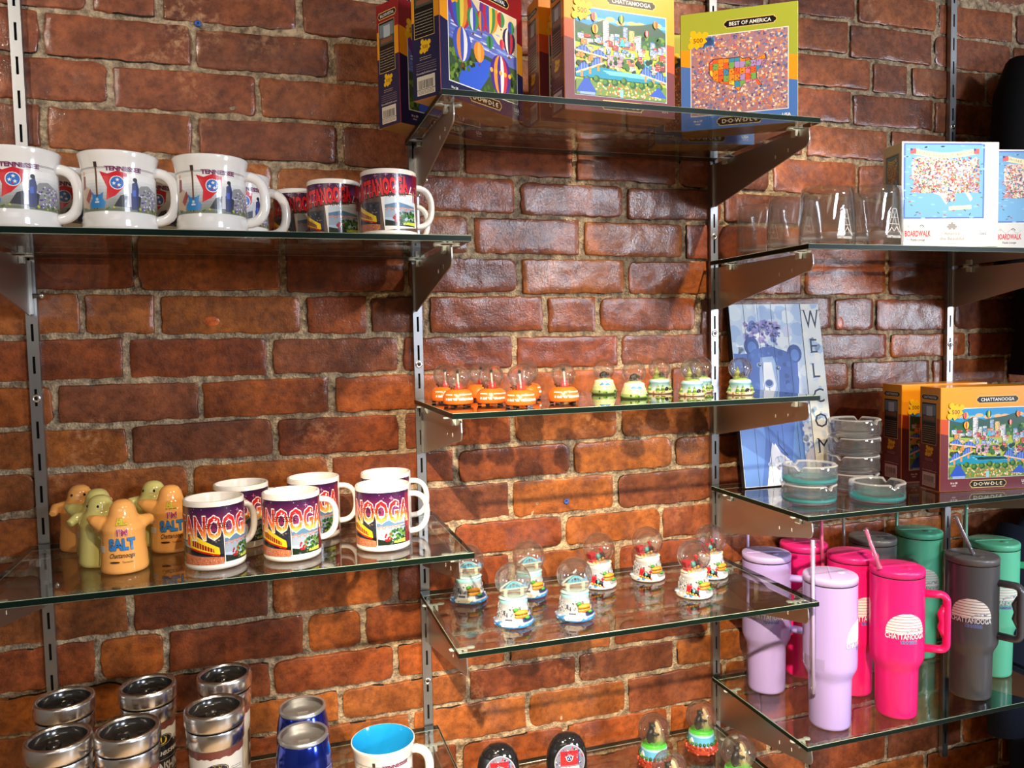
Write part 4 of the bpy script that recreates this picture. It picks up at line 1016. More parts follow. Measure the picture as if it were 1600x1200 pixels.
# ------------------------------------------------------------ salt and pepper shakers
def make_shaker(kind):
    body = rgb(250, 178, 96) if kind == 'SALT' else rgb(214, 206, 124)
    t = thing('salt_shaker' if kind == 'SALT' else 'pepper_shaker', '', 'shaker')
    m = pm('glazed_' + kind.lower(), body, 0.14, coat=0.8)
    mb = MB()
    # ghost-like figure: straight base, pinched shoulders, domed head
    prof = [(0, 0), (.0285, 0), (.0305, .002), (.0312, .006), (.0298, .022), (.0282, .040), (.0280, .052), (.0290, .060), (.0268, .067), (.0222, .072), (.0188, .077), (.0174, .083), (.0158, .089), (.0120, .0950), (.0066, .0980), (0, .0988)]
    mb.lathe(prof, 36)
    # broad star-like shoulders, the arms reaching back round the partner
    mb.tube([(-.012, 0, .060), (-.026, .001, .066), (-.036, .004, .071), (-.044, .010, .074)], [.0150, .0125, .0085, .0040], 14)
    mb.tube([(.012, 0, .060), (.024, .002, .065), (.032, .010, .066), (.034, .022, .060)], [.0140, .0105, .0080, .0055], 14)
    mb.tube([(-.030, .006, .066), (-.034, .022, .056), (-.028, .036, .044)], [.0080, .0075, .0060], 12)
    b = mb.build('body', m, t)
    md = b.modifiers.new('smooth', 'REMESH'); md.mode = 'VOXEL'; md.voxel_size = 0.0014; md.use_smooth_shade = True
    sm_ = b.modifiers.new('relax', 'SMOOTH'); sm_.iterations = 6; sm_.factor = .5
    def rf(z):
        z = min(max(z, .006), .09)
        for (r0, z0), (r1, z1) in zip(prof, prof[1:]):
            if z0 <= z <= z1 and z1 > z0: return r0 + (r1-r0)*(z-z0)/(z1-z0)
        return .027
    k = Canvas(); dk = rgb(60, 40, 30)
    if kind == 'SALT':
        k.text('HI...', .002, .068, .0075, rgb(222, 214, 80), fat=.05, outline=rgb(120, 110, 40), ow=.03)
        k.text("I'M", .002, .053, .009, rgb(170, 60, 110), fat=.04, outline=rgb(250, 220, 180), ow=.03)
        k.text('SALT', .001, .0345, .0140, rgb(50, 130, 200), width=.036, fat=.05, shear=-.05, outline=rgb(36, 60, 110), ow=.02)
    else:
        k.text('HI...', .002, .068, .0075, rgb(60, 120, 200), fat=.05, outline=rgb(30, 60, 110), ow=.03)
        k.text("I'M", .002, .053, .009, rgb(60, 140, 90), fat=.04, outline=rgb(250, 240, 180), ow=.03)
        k.text('PEPPER', .001, .0345, .0120, rgb(206, 40, 40), width=.038, fat=.05, outline=rgb(90, 20, 20), ow=.02)
    k.text('Chattanooga', .001, .0235, .0062, dk, width=.034, shear=.35, fat=.01); k.circ(-.009, .0175, .007, dk, .0013); k.text('Tennessee', .008, .0160, .0028, dk, width=.014, shear=.2)
    k.build('lettering', M['print'], b, on_round(lambda z: rf(z) + .0010, 0, 0), step=.003, vstep=.003)
    e = MB()
    for sx in (-1, 1): e.ell((sx*.0085, .0146, .0850), (.0018, .0014, .0021))
    e.build('eye', M['black'], b)
    return t
zl = sh('L2')
def sticker(t, a):
    k = Canvas(); k.rect(-.008, .030, .006, .039, rgb(232, 228, 220)); textlines(k, -.006, .004, .031, .038, 3, rgb(170, 160, 160))
    k.build('price_sticker', M['printm'], t, on_round(lambda z: .0292, a, 0), step=.003)
sa = make_shaker('SALT'); sticker(sa, R_(-58))
pp = make_shaker('PEPPER'); sticker(pp, R_(-58)); G1 = 'hugging salt and pepper shakers'
place(sa, False, 'orange SALT figure shaker nearest the shelf front edge, hugging a yellow one', (0.148, -0.205, zl), R_(2), G1)
place(sa, True, 'orange SALT figure shaker standing just left of the first printed mug', (0.200, -0.112, zl), R_(4), G1)
place(sa, True, 'orange shaker head peeking over the yellow PEPPER figure at the back left', (0.065, -0.052, zl), R_(182), G1)
place(pp, False, 'yellow PEPPER figure shaker at the back left of the group with red lettering', (0.098, -0.100, zl), R_(4), G1)
place(pp, True, 'yellow shaker hugged from behind by the front orange SALT figure', (0.112, -0.158, zl), R_(150), G1)
place(pp, True, 'yellow round-headed shaker partly behind the orange SALT figure beside the mugs', (0.170, -0.060, zl), R_(160), G1)

# ------------------------------------------------------------ snow globes
def wave_prof(r0, r1, h, n=8): return [(r0 + (r1-r0)*i/n, h*i/n) for i in range(n+1)]
def globe_ball(t, zc, r, cut_z):
    mb = MB(); a0 = math.acos(max(-1, min(1, (cut_z - zc)/r)))
    n = 18; pr = []
    for i in range(n + 1):
        a = a0 * (1 - i/n); pr.append((r*math.sin(a) if i < n else 0, zc + r*math.cos(a)))
    mb.lathe(pr, 40); mb.build('globe', M['globe'], t)
def pine(mb, x, y, z, s, c=rgb(84, 130, 66), c2=rgb(210, 220, 120)):
    for i in range(4):
        r = s*(.42 - .09*i); zz = z + s*.22*i
        mb.lathe([(r, zz), (r*.55, zz + s*.16), (r*.28 if i < 3 else 0, zz + s*.34)], 9, 0, c if i % 2 else mixc(c, c2, .45), False, Matrix.Translation((x, y, 0)))
def bear(mb, x, y, z, s, c=rgb(22, 20, 22), a=0, mz=rgb(110, 80, 56)):
    X = Matrix.Translation((x, y, z)) @ Matrix.Rotation(a, 4, 'Z')
    mb.ell((0, 0, s*.62), (s*.62, s*.36, s*.38), 0, c, 14, 9, X); mb.ell((s*.10, 0, s*.78), (s*.36, s*.32, s*.30), 0, c, 12, 8, X)
    mb.ell((s*.66, -s*.05, s*.62), (s*.26, s*.22, s*.23), 0, c, 12, 8, X); mb.ell((s*.88, -s*.08, s*.54), (s*.14, s*.11, s*.10), 0, mz, 10, 6, X)
    for q in (-.13, .13): mb.ell((s*.60, q*s - s*.03, s*.84), (s*.07, s*.05, s*.08), 0, c, 8, 6, X)
    for lx in (-.40, .34):
        for ly in (-.18, .18): mb.tube([(s*lx, s*ly, s*.5), (s*(lx+.02), s*ly, s*.22), (s*(lx+.05), s*ly, 0)], [s*.17, s*.13, s*.13], 8, 0, c, xf=X)
def mag(o, z, k):
    o.scale = (k, k, k); o.location.z = z * (1 - k)
def make_orange_globe():
    t = thing('snow_globe', '', 'snow globe'); O = rgb(236, 110, 34)
    mb = MB(); prof = [(0, .003), (.0225, .003), (.0242, .0045), (.0244, .010), (.0238, .016), (.0214, .0215), (.0175, .0250), (.0120, .0262), (0, .0262)]
    mb.lathe(prof, 40); base = mb.build('base', pm('orange_resin', O, .35, coat=.4), t)
    for a in (30, 100, 170, 240, 300): f = MB(); f.box((-.003, -.0022, 0), (.003, .0022, .0035), xf=Matrix.Rotation(R_(a), 4, 'Z') @ Matrix.Translation((.0195, 0, 0)))  ; f.build('foot', M['black'], base)
    k = Canvas(); k.text('TENNESSEE', .0010, .0108, .0082, WHITE, width=.0540, fat=.07)
    k.build('lettering', M['printm'], base, on_round(lambda z: .0245 if z < .011 else .0245 - (z-.011)*.25, 0, 0, 1.0), step=.002, vstep=.002)
    g = MB(); RD = rgb(200, 30, 50)
    out = [(-.0036, 0), (.0036, 0), (.0044, .0035), (.0028, .0062), (.0038, .0095), (.0018, .0086), (-.0018, .0086), (-.0040, .0100), (-.0028, .0062), (-.0044, .0035)]
    X = Matrix.Translation((.001, -.002, .0262)) @ Matrix.Rotation(R_(-4), 4, 'Y')
    g.prism(out, -.0010, .0010, 'y', 0, RD, X); g.box((-.0009, -.0012, .006), (.0009, .0008, .020), 0, rgb(236, 230, 224), X); g.box((-.0016, -.0012, .0195), (.0016, .0008, .0238), 0, rgb(20, 18, 20), X)
    g.ell((0, -.0012, .0036), (.0013, .0006, .0013), 0, WHITE, 8, 6, X)
    mag(g.build('guitar', M['paint'], t), .0262, 1.25)
    b = MB(); bear(b, -.0085, .001, .0258, .0070, a=R_(180)); b.build('bear_figure', M['paint'], t)
    globe_ball(t, .0448, .0198, .0262)
    return t
zl = sh('M2'); og = make_orange_globe(); G1 = 'small orange-based snow globes'
OG = [((.633, -.105), 'orange-based snow globe, leftmost one, half hidden behind its neighbour', 4), ((.636, -.185), 'orange-based snow globe standing in front at the left end of the middle shelf', -10), ((.702, -.075), 'orange-based snow globe with its print turned away, second pair, at the back', 120),
      ((.689, -.193), 'orange-based snow globe second from the left in the front row', -6), ((.760, -.150), 'orange-based snow globe whose dome shows just behind the frontmost one', 200), ((.718, -.252), 'orange-based snow globe nearest the shelf front edge', -14),
      ((.783, -.095), 'orange-based snow globe in the back row showing only the letters NESSEE', 30), ((.800, -.225), 'orange-based snow globe standing alone at the right of its group', 0)]
OGX = [(692, 623), (714, 634), (743, 623), (769, 632), (808, 628), (812, 637), (837, 622), (884, 631)]
for i, ((x, y), lb, a) in enumerate(OG): place(og, i > 0, lb, (x, y, zl), R_(a), G1)

def make_bear_globe(kind):
    t = thing('snow_globe', '', 'snow globe')
    if kind == 'text':
        mb = MB(); prof = [(0, 0), (.0215, 0), (.0225, .003), (.0222, .008), (.0200, .015), (.0178, .020), (.0172, .0245), (.0150, .0262), (0, .0262)]
        cols = [rgb(90, 120, 70)]*2 + [rgb(150, 176, 110), rgb(196, 208, 150), rgb(226, 226, 170), rgb(236, 232, 196), rgb(240, 236, 214), rgb(240, 236, 214)]
        mb.lathe(prof, 40, cols=cols); R = random.Random(3)
        for i in range(34): a = R.uniform(0, 2*PI); mb.ell((.0215*math.cos(a), .0215*math.sin(a), R.uniform(.001, .006)), (.0022, .0022, .0022), 0, R.choice([rgb(60, 100, 40), rgb(120, 160, 60), rgb(40, 70, 34)]), 7, 5)
        base = mb.build('base', M['paint'], t)
        k = Canvas(); k.poly([(-.020, .0165), (-.012, .0225), (-.006, .0180), (.000, .0215), (.010, .0165), (.004, .0150), (-.010, .0160)], rgb(60, 130, 180)); k.text('Tennessee', .0005, .0080, .0058, WHITE, width=.0330, fat=.07, outline=rgb(60, 90, 50), ow=.05)
        k.build('lettering', M['printm'], base, on_round(lambda z: .0232 - max(0, z - .003)*.30, 0, 0), step=.002, vstep=.002)
        s = MB(); s.lathe([(0, .0262), (.014, .0264), (.010, .029), (0, .030)], 20, 0, rgb(214, 206, 150)); bear(s, -.001, -.001, .0285, .0125, a=R_(10)); s.build('bear_figure', M['paint'], t)
    else:
        mb = MB(); prof = [(0, 0), (.0215, 0), (.0228, .002), (.0224, .0045), (.0190, .006), (.0180, .012), (.0176, .018), (.0186, .0190), (.0190, .0215), (.0176, .0245), (.0150, .0262), (0, .0262)]
        cols = [rgb(226, 212, 180)]*3 + [rgb(206, 190, 150), rgb(180, 204, 206), rgb(160, 196, 206), rgb(150, 200, 216), rgb(140, 196, 220), rgb(180, 216, 224), rgb(214, 226, 206), rgb(214, 226, 206)]
        mb.lathe(prof, 40, cols=cols); R = random.Random(5)
        for i in range(16): a = R.uniform(0, 2*PI); mb.ell((.0205*math.cos(a), .0205*math.sin(a), .003), (.0036, .0028, .0024), 0, R.choice([rgb(222, 200, 160), rgb(170, 120, 80), rgb(236, 226, 200), rgb(110, 90, 60)]), 8, 5)
        for a in (-145, -120, -60, -35, 20, 60, 110, 160): pine(mb, .0195*math.cos(R_(a)), .0195*math.sin(R_(a)), .004, .0135)
        bear(mb, -.003, -.0198, .0055, .0062, a=R_(8)); bear(mb, .007, -.0190, .0055, .0036, a=R_(8), c=rgb(120, 70, 40))
        mb.build('base', M['paint'], t)
        s = MB(); s.lathe([(0, .0262), (.014, .0264), (.010, .029), (0, .0305)], 20, 0, rgb(150, 180, 80)); bear(s, .002, -.004, .0290, .0092, a=R_(190)); pine(s, -.002, .004, .029, .0200, rgb(150, 170, 70), rgb(240, 236, 170)); s.build('bear_figure', M['paint'], t)
    globe_ball(t, .0448, .0198, .0262)
    return t
G1 = 'small green-based bear snow globes'
bg = make_bear_globe('text')
place(bg, False, 'cream snow globe lettered Tennessee with a black bear, nearer the wall of the two', (0.937, -0.078, zl), R_(-4), G1)
place(bg, True, 'cream snow globe lettered Tennessee with a black bear, nearer the shelf edge', (0.940, -0.195, zl), R_(2), G1)
bg = make_bear_globe('pines')
for i, ((x, y), lb, a) in enumerate([((1.029, -.118), 'snow globe with pine trees on its blue base, directly behind the Tennessee lettered one', 20), ((1.050, -.197), 'pine-tree snow globe in front at the steel upright', 12),
                                     ((1.105, -.135), 'pine-tree snow globe behind another one against the steel upright', 60), ((1.131, -.220), 'pine-tree snow globe standing alone at the right end in front of the blue bear sign', 10)]):
    place(bg, i > 0, lb, (x, y, zl), R_(a), G1)

def make_town_globe(kind):
    t = thing('snow_globe', '', 'snow globe'); R = random.Random(7)
    mb = MB(); prof = [(0, 0), (.0310, 0), (.0325, .002), (.0320, .006), (.0275, .009), (.0262, .018), (.0246, .027), (.0228, .034), (.0232, .036), (.0226, .0395), (.0200, .0420), (0, .0420)]
    wtr = rgb(56, 140, 214) if kind == 'boat' else rgb(226, 226, 224); wh = rgb(178, 184, 192)
    rim = rgb(150, 208, 216) if kind == 'boat' else rgb(206, 206, 204)
    mb.lathe(prof, 48, cols=[wtr, wtr, wtr, wh, wh, wh, wh, wh, rim, rim, rim, rim])
    for i in range(26):
        a = R.uniform(0, 2*PI); mb.ell((.0300*math.cos(a), .0300*math.sin(a), R.uniform(.002, .008)), (.004, .004, .0022), 0, R.choice([wtr, mixc(wtr, WHITE, .3)]) if kind == 'boat' else R.choice([rgb(60, 140, 210), WHITE, rgb(206, 206, 206)]), 8, 5)
    # relief town houses round the base
    for i in range(110):
        a = R_(-178 + 3.28*i) ; 
        if -62 < math.degrees(a) + 90 + 0 < -100: continue
        X = Matrix.Rotation(a, 4, 'Z'); z = R.uniform(.010, .026); h = R.uniform(.004, .010); r = .0282 - z*.20
        mb.box((r - .004, -.0017, z), (r + R.uniform(.0002, .0012), .0017, z + h), 0, R.choice([rgb(222, 224, 226), rgb(190, 194, 202), rgb(120, 128, 144), rgb(206, 208, 212), rgb(90, 98, 116)]), X)
        mb.box((r, -.0006, z + h*.3), (r + .0014, .0006, z + h*.6), 0, rgb(70, 76, 90), X)
    for i in range(14):
        a = R_(-74 + 3.6*i); X = Matrix.Rotation(a, 4, 'Z'); mb.prism([(.0265, .009), (.0315, .009), (.0272, .015)], -.0006, .0006, 'y', 0, rgb(44, 60, 110) if kind == 'boat' else rgb(150, 155, 160), X)
    base = mb.build('base', M['paint'], t)
    # round golden marshmallow cookie relief with leaves
    X = Matrix.Rotation(R_(-80), 4, 'Z'); c = MB(); RX = Matrix.Rotation(R_(-14), 4, 'Y')
    for dz, cc in ((.0018, rgb(216, 150, 40)), (-.0022, rgb(206, 140, 36))): c.ell((.0268, 0, .0215 + dz*1.4), (.0040, .0122, .0042), 0, cc, 18, 10, X)
    c.ell((.0274, 0, .0213), (.0036, .0112, .0010), 0, rgb(96, 50, 20), 16, 8, X)
    c.build('cookie_relief', M['paint'], base)
    l = MB(); l.ell((.0255, -.0090, .0290), (.0028, .0050, .0030), 0, rgb(60, 150, 50), 10, 6, X); l.ell((.0285, .0100, .0150), (.0024, .0046, .0028), 0, rgb(60, 150, 60), 10, 6, X); l.build('leaf_relief', M['paint'], base)
    s = MB()
    if kind == 'boat':
        X = Matrix.Rotation(R_(-118), 4, 'Z') @ Matrix.Translation((.0285, 0, .0035)) @ Matrix.Rotation(R_(90), 4, 'Z') @ Matrix.Scale(1.3, 4)
        s.prism([(-.012, .004), (-.010, 0), (.009, 0), (.013, .0045)], -.003, .003, 'y', 0, rgb(238, 226, 200), X); s.box((-.009, -.0024, .004), (.007, .0024, .0062), 0, WHITE, X)
        s.box((-.007, -.0020, .0062), (.004, .0020, .0105), 0, rgb(230, 232, 236), X); s.box((-.006, -.0022, .0072), (.003, .0022, .0092), 0, rgb(90, 96, 110), X); s.tube([X @ Vector((-.004, 0, .010)), X @ Vector((-.004, 0, .016))], .0009, 8, 0, rgb(40, 40, 46))
        s.build('steamboat_relief', M['paint'], base)
        b = MB(); z = .0425; BL = rgb(120, 200, 222)
        arch = [(-.0105 + .0021*i, .011 + .0075*math.sin(PI*i/10)) for i in range(11)]
        b.prism([(x, y + .0012) for x, y in arch] + [(x, y - .0012) for x, y in arch[::-1]], -.0012, .0012, 'y', 0, BL, Matrix.Translation((0, -.002, z)))
        b.box((-.018, -.0036, z + .0095), (.018, -.0004, z + .0112), 0, rgb(236, 224, 190)); 
        for x in (-.0105, .0105): b.box((x - .002, -.0040, z), (x + .002, 0, z + .0095), 0, rgb(236, 230, 206))
        for x in (-.006, -.002, .002, .006): b.box((x - .0004, -.0024, z + .011), (x + .0004, -.0016, z + .0165), 0, BL)
        b.prism([(x*1.5, y + .004) for x, y in arch] + [(x*1.5, y + .0022) for x, y in arch[::-1]], .002, .004, 'y', 0, rgb(196, 226, 236), Matrix.Translation((0, 0, z - .004)))
        b.box((-.0075, -.0022, z + .0112), (.0075, -.0018, z + .0140), 0, rgb(60, 170, 210)); b.ell((0, 0, z), (.019, .017, .0022), 0, rgb(190, 226, 226), 20, 6)
        b.ell((.0155, 0, z + .012), (.003, .003, .005), 0, rgb(110, 170, 220), 10, 6)
        mag(b.build('bridge_figure', M['paint'], t), .0425, 1.3)
    else:
        def train(mb, X, q):
            RDc, BKc, TQ = rgb(204, 30, 44), rgb(24, 24, 30), rgb(90, 190, 190)
            mb.box((-.0125*q, -.0035*q, .003*q), (-.0055*q, .0035*q, .0125*q), 0, RDc, X); mb.box((-.0135*q, -.0042*q, .0125*q), (-.0045*q, .0042*q, .0145*q), 0, RDc, X)
            for x in (-.0108, -.0082): mb.box((x*q, -.0038*q, .0075*q), ((x+.0014)*q, .0038*q, .0108*q), 0, rgb(90, 20, 26), X)
            mb.tube([X @ Vector((-.005*q, 0, .0065*q)), X @ Vector((.009*q, 0, .0065*q))], .0030*q, 12, 0, BKc); mb.box((-.006*q, -.003*q, .002*q), (.010*q, .003*q, .0040*q), 0, BKc, X)
            mb.tube([X @ Vector((-.002*q, 0, .007*q)), X @ Vector((.002*q, 0, .0072*q))], .0034*q, 12, 0, TQ)
            mb.lathe([(.0010*q, .008*q), (.0012*q, .012*q), (.0026*q, .0150*q), (.0022*q, .0155*q), (0, .0155*q)], 10, 0, RDc, True, X @ Matrix.Translation((.0065*q, 0, 0))); mb.ell((0.001*q, 0, .0108*q), (.0016*q, .0016*q, .0014*q), 0, RDc, 10, 6, X)
            for x in (-.0100, -.005, 0, .005): mb.tube([X @ Vector((x*q, -.0040*q, .0020*q)), X @ Vector((x*q, -.0028*q, .0020*q))], .0020*q, 10, 0, rgb(226, 170, 60))
            mb.prism([(.009*q, .0005*q), (.0135*q, .0005*q), (.0095*q, .0045*q)], -.003*q, .003*q, 'y', 0, rgb(220, 70, 50), X)
        X = Matrix.Rotation(R_(-128), 4, 'Z') @ Matrix.Translation((.0285, 0, .0075)) @ Matrix.Rotation(R_(90), 4, 'Z') @ Matrix.Rotation(R_(14), 4, 'Y')
        train(s, X, 1.0); s.build('train_relief', M['paint'], base)
        b = MB(); b.ell((0, 0, .0425), (.019, .017, .0022), 0, rgb(232, 226, 214), 20, 6)
        for i in range(10): b.ell((-.014 + .003*i, -.010, .0445), (.0016, .0016, .0016), 0, R.choice([rgb(240, 150, 90), rgb(250, 220, 150), rgb(120, 190, 220)]), 8, 5)
        train(b, Matrix.Translation((-.001, -.001, .0445)) @ Matrix.Rotation(R_(-12), 4, 'Y') @ Matrix.Rotation(R_(8), 4, 'Z'), 1.12); mag(b.build('train_figure', M['paint'], t), .0425, 1.3)
    globe_ball(t, .0685, .0290, .0420)
    return t
zl = sh('M3'); tg = make_town_globe('boat'); G1 = 'blue-footed steamboat snow globes'
for i, ((x, y), lb, a) in enumerate([((.712, -.213), 'blue-footed snow globe with a pale bridge inside, nearest the shelf front left corner', 0), ((.672, -.078), 'blue-footed steamboat snow globe partly behind the corner of the upper glass shelf', -4),
                                     ((.781, -.089), 'blue-footed snow globe in the back row between two front ones', 6), ((.815, -.222), 'blue-footed snow globe with a pale bridge inside, second in the front row', 2)]):
    place(tg, i > 0, lb, (x, y, zl), R_(a), G1)
tg = make_town_globe('train'); G1 = 'red train snow globes'
for i, ((x, y), lb, a) in enumerate([((1.021, -.080), 'red train snow globe in the middle of the back row, seen whole', 2), ((.918, -.087), 'red train snow globe with its left side behind a blue-footed bridge globe', 8),
                                     ((1.052, -.195), 'red train snow globe in front at the right of the shelf', 4), ((1.138, -.110), 'red train snow globe at the far right, half behind another and only partly filled', 10)]):
    place(tg, i > 0, lb, (x, y, zl), R_(a), G1)

def make_hug_globe():
    t = thing('snow_globe', '', 'snow globe'); R = random.Random(9)
    mb = MB(); prof = [(0, 0), (.0290, 0), (.0305, .003), (.0300, .012), (.0270, .016), (.0255, .022), (.0248, .032), (.0242, .036), (.0215, .0385), (0, .0385)]
    rd = rgb(168, 62, 38); bl = rgb(96, 176, 220)
    mb.lathe(prof, 44, cols=[rd, rd, rd, rd, bl, bl, rgb(150, 206, 230), rgb(90, 190, 80), rgb(90, 190, 80)])
    for i in range(70): a = R.uniform(0, 2*PI); mb.ell((.0298*math.cos(a), .0298*math.sin(a), R.uniform(.001, .0155)), (.0026, .0026, .0024), 0, R.choice([rd, rgb(200, 90, 60), rgb(130, 44, 30)]), 7, 5)
    for i in range(22): a = 2*PI*i/22; mb.ell((.0268*math.cos(a), .0268*math.sin(a), .0195), (.0032, .0032, .0036), 0, R.choice([rgb(60, 110, 50), rgb(100, 140, 60), rgb(40, 80, 40)]), 8, 6)
    mb.prism([(-.012, .010), (.008, .010), (.002, .024), (-.004, .030), (-.009, .022)], -.0262, -.0240, 'x', 0, WHITE)
    mb.build('base', M['paint'], t)
    g = MB(); g.ell((0, 0, .0385), (.021, .021, .0055), 0, rgb(80, 200, 60), 20, 8)
    for i in range(30): a = R.uniform(0, 2*PI); r = R.uniform(.006, .018); g.lathe([(.0016, .0405), (0, .0450)], 5, 0, rgb(90, 210, 60), False, Matrix.Translation((r*math.cos(a), r*math.sin(a), 0)))
    g.build('grass', M['paint'], t)
    b = MB(); BK = rgb(24, 22, 24)
    b.tube([(-.007, 0, .042), (-.008, 0, .052), (-.006, 0, .061), (-.004, 0, .067)], [.0065, .0075, .0062, .0045], 12, 0, BK); b.ell((-.0035, -.001, .0720), (.0062, .0058, .0058), 0, BK, 12, 8); b.ell((-.0015, -.006, .0705), (.0028, .0026, .0022), 0, rgb(150, 110, 80), 8, 6)
    for x in (-.0085, .0010): b.ell((x, 0, .0775), (.0018, .0014, .0018), 0, BK, 8, 6)
    b.tube([(-.006, -.005, .062), (0, -.009, .059), (.006, -.008, .058)], [.0034, .003, .0026], 8, 0, BK); b.tube([(-.010, -.002, .046), (-.011, -.004, .041)], [.0040, .0034], 8, 0, BK); b.tube([(-.003, -.004, .046), (-.002, -.006, .041)], [.0040, .0034], 8, 0, BK)
    b.build('bear_figure', M['paint'], t)
    h = MB(); HN = rgb(222, 200, 150)
    h.tube([(.008, 0, .041), (.008, 0, .054), (.0065, 0, .066), (.005, 0, .074), (.0045, 0, .0785)], [.0082, .0070, .0058, .0045, .0020], 14, 0, HN)
    for i in range(8): a = 2*PI*i/8; h.tube([(.008 + .0068*math.cos(a), .0068*math.sin(a), .041), (.0075 + .0060*math.cos(a + .3), .0060*math.sin(a + .3), .056), (.0055 + .0042*math.cos(a + .5), .0042*math.sin(a + .5), .071)], .0014, 6, 0, mixc(HN, rgb(150, 116, 66), .4 if i % 2 else 0))
    h.build('tree_stump', M['paint'], t)
    globe_ball(t, .0650, .0300, .0385)
    return t
zl = sh('M4'); hg = make_hug_globe(); G1 = 'bear snow globes on red rock bases'
for i, ((x, y), lb, a) in enumerate([((1.020, -.100), 'bear snow globe with red rock base, left one of the two at the wall', 0), ((1.131, -.085), 'bear snow globe on red rock base, back right against the upright', 6),
                                     ((.982, -.230), 'bear snow globe whose dome only just rises above the bottom edge', -6), ((1.123, -.223), 'bear snow globe in front at the bottom right, cut by the lower edge', 4)]):
    place(hg, i > 0, lb, (x, y, zl), R_(a), G1)

def make_dome():
    t = thing('dome_paperweight', '', 'paperweight')
    mb = MB(); mb.lathe([(0, 0), (.032, 0), (.036, .003), (.0375, .012), (.0385, .030), (.0375, .050), (.0335, .066), (.026, .078), (.015, .0855), (0, .088)], 48, xf=Matrix.Diagonal((1, .62, 1, 1)))
    mb.build('body', pm('black_gloss', (.012, .012, .014), .08, coat=1.0), t)
    k = Canvas()
    k.circ(0, .042, .0285, rgb(170, 176, 190), .0320, n=40); k.circ(0, .042, .0270, rgb(120, 128, 150), .0305, n=40); R = random.Random(4); k.nxt()
    for i in range(160):
        a = R.uniform(0, 2*PI); r = R.uniform(.3, .98); k.circ(.0265*r*math.cos(a), .042 + .030*r*math.sin(a), R.uniform(.0006, .0016), R.choice([rgb(40, 50, 90), WHITE, rgb(200, 60, 60), rgb(90, 100, 130), rgb(30, 30, 40)]), n=6, hold=i % 20 != 0)
    k.rect(-.0175, .038, .0175, .064, rgb(206, 36, 44)); k.rect(.0150, .038, .0175, .064, rgb(40, 60, 130)); k.circ(-.001, .051, .0062, WHITE); k.circ(-.001, .051, .0054, rgb(30, 50, 120)); k.nxt()
    for a in (1.5, 3.6, 5.7): k.circ(-.001 + .0026*math.cos(a), .051 + .0026*math.sin(a), .0014, WHITE, n=5, hold=True)
    k.text('TENNESSEE', 0, .0305, .0045, WHITE, width=.034, fat=.04)
    k.build('picture', M['print'], t, lambda u, v, w_: Vector((u, -.0236 + (u/.0385)**2*.006 + max(0, v-.052)**2*9.0 - w_ , v)), step=.004, vstep=.004)
    return t
dm = make_dome(); G1 = 'black dome paperweights'
place(dm, False, 'black domed paperweight with a red flag picture, left one at the bottom edge', (.716, -.090, zl), R_(-8), G1)
place(dm, True, 'black domed paperweight with a red flag picture, right one and further from the corner', (.845, -.095, zl), R_(-6), G1)

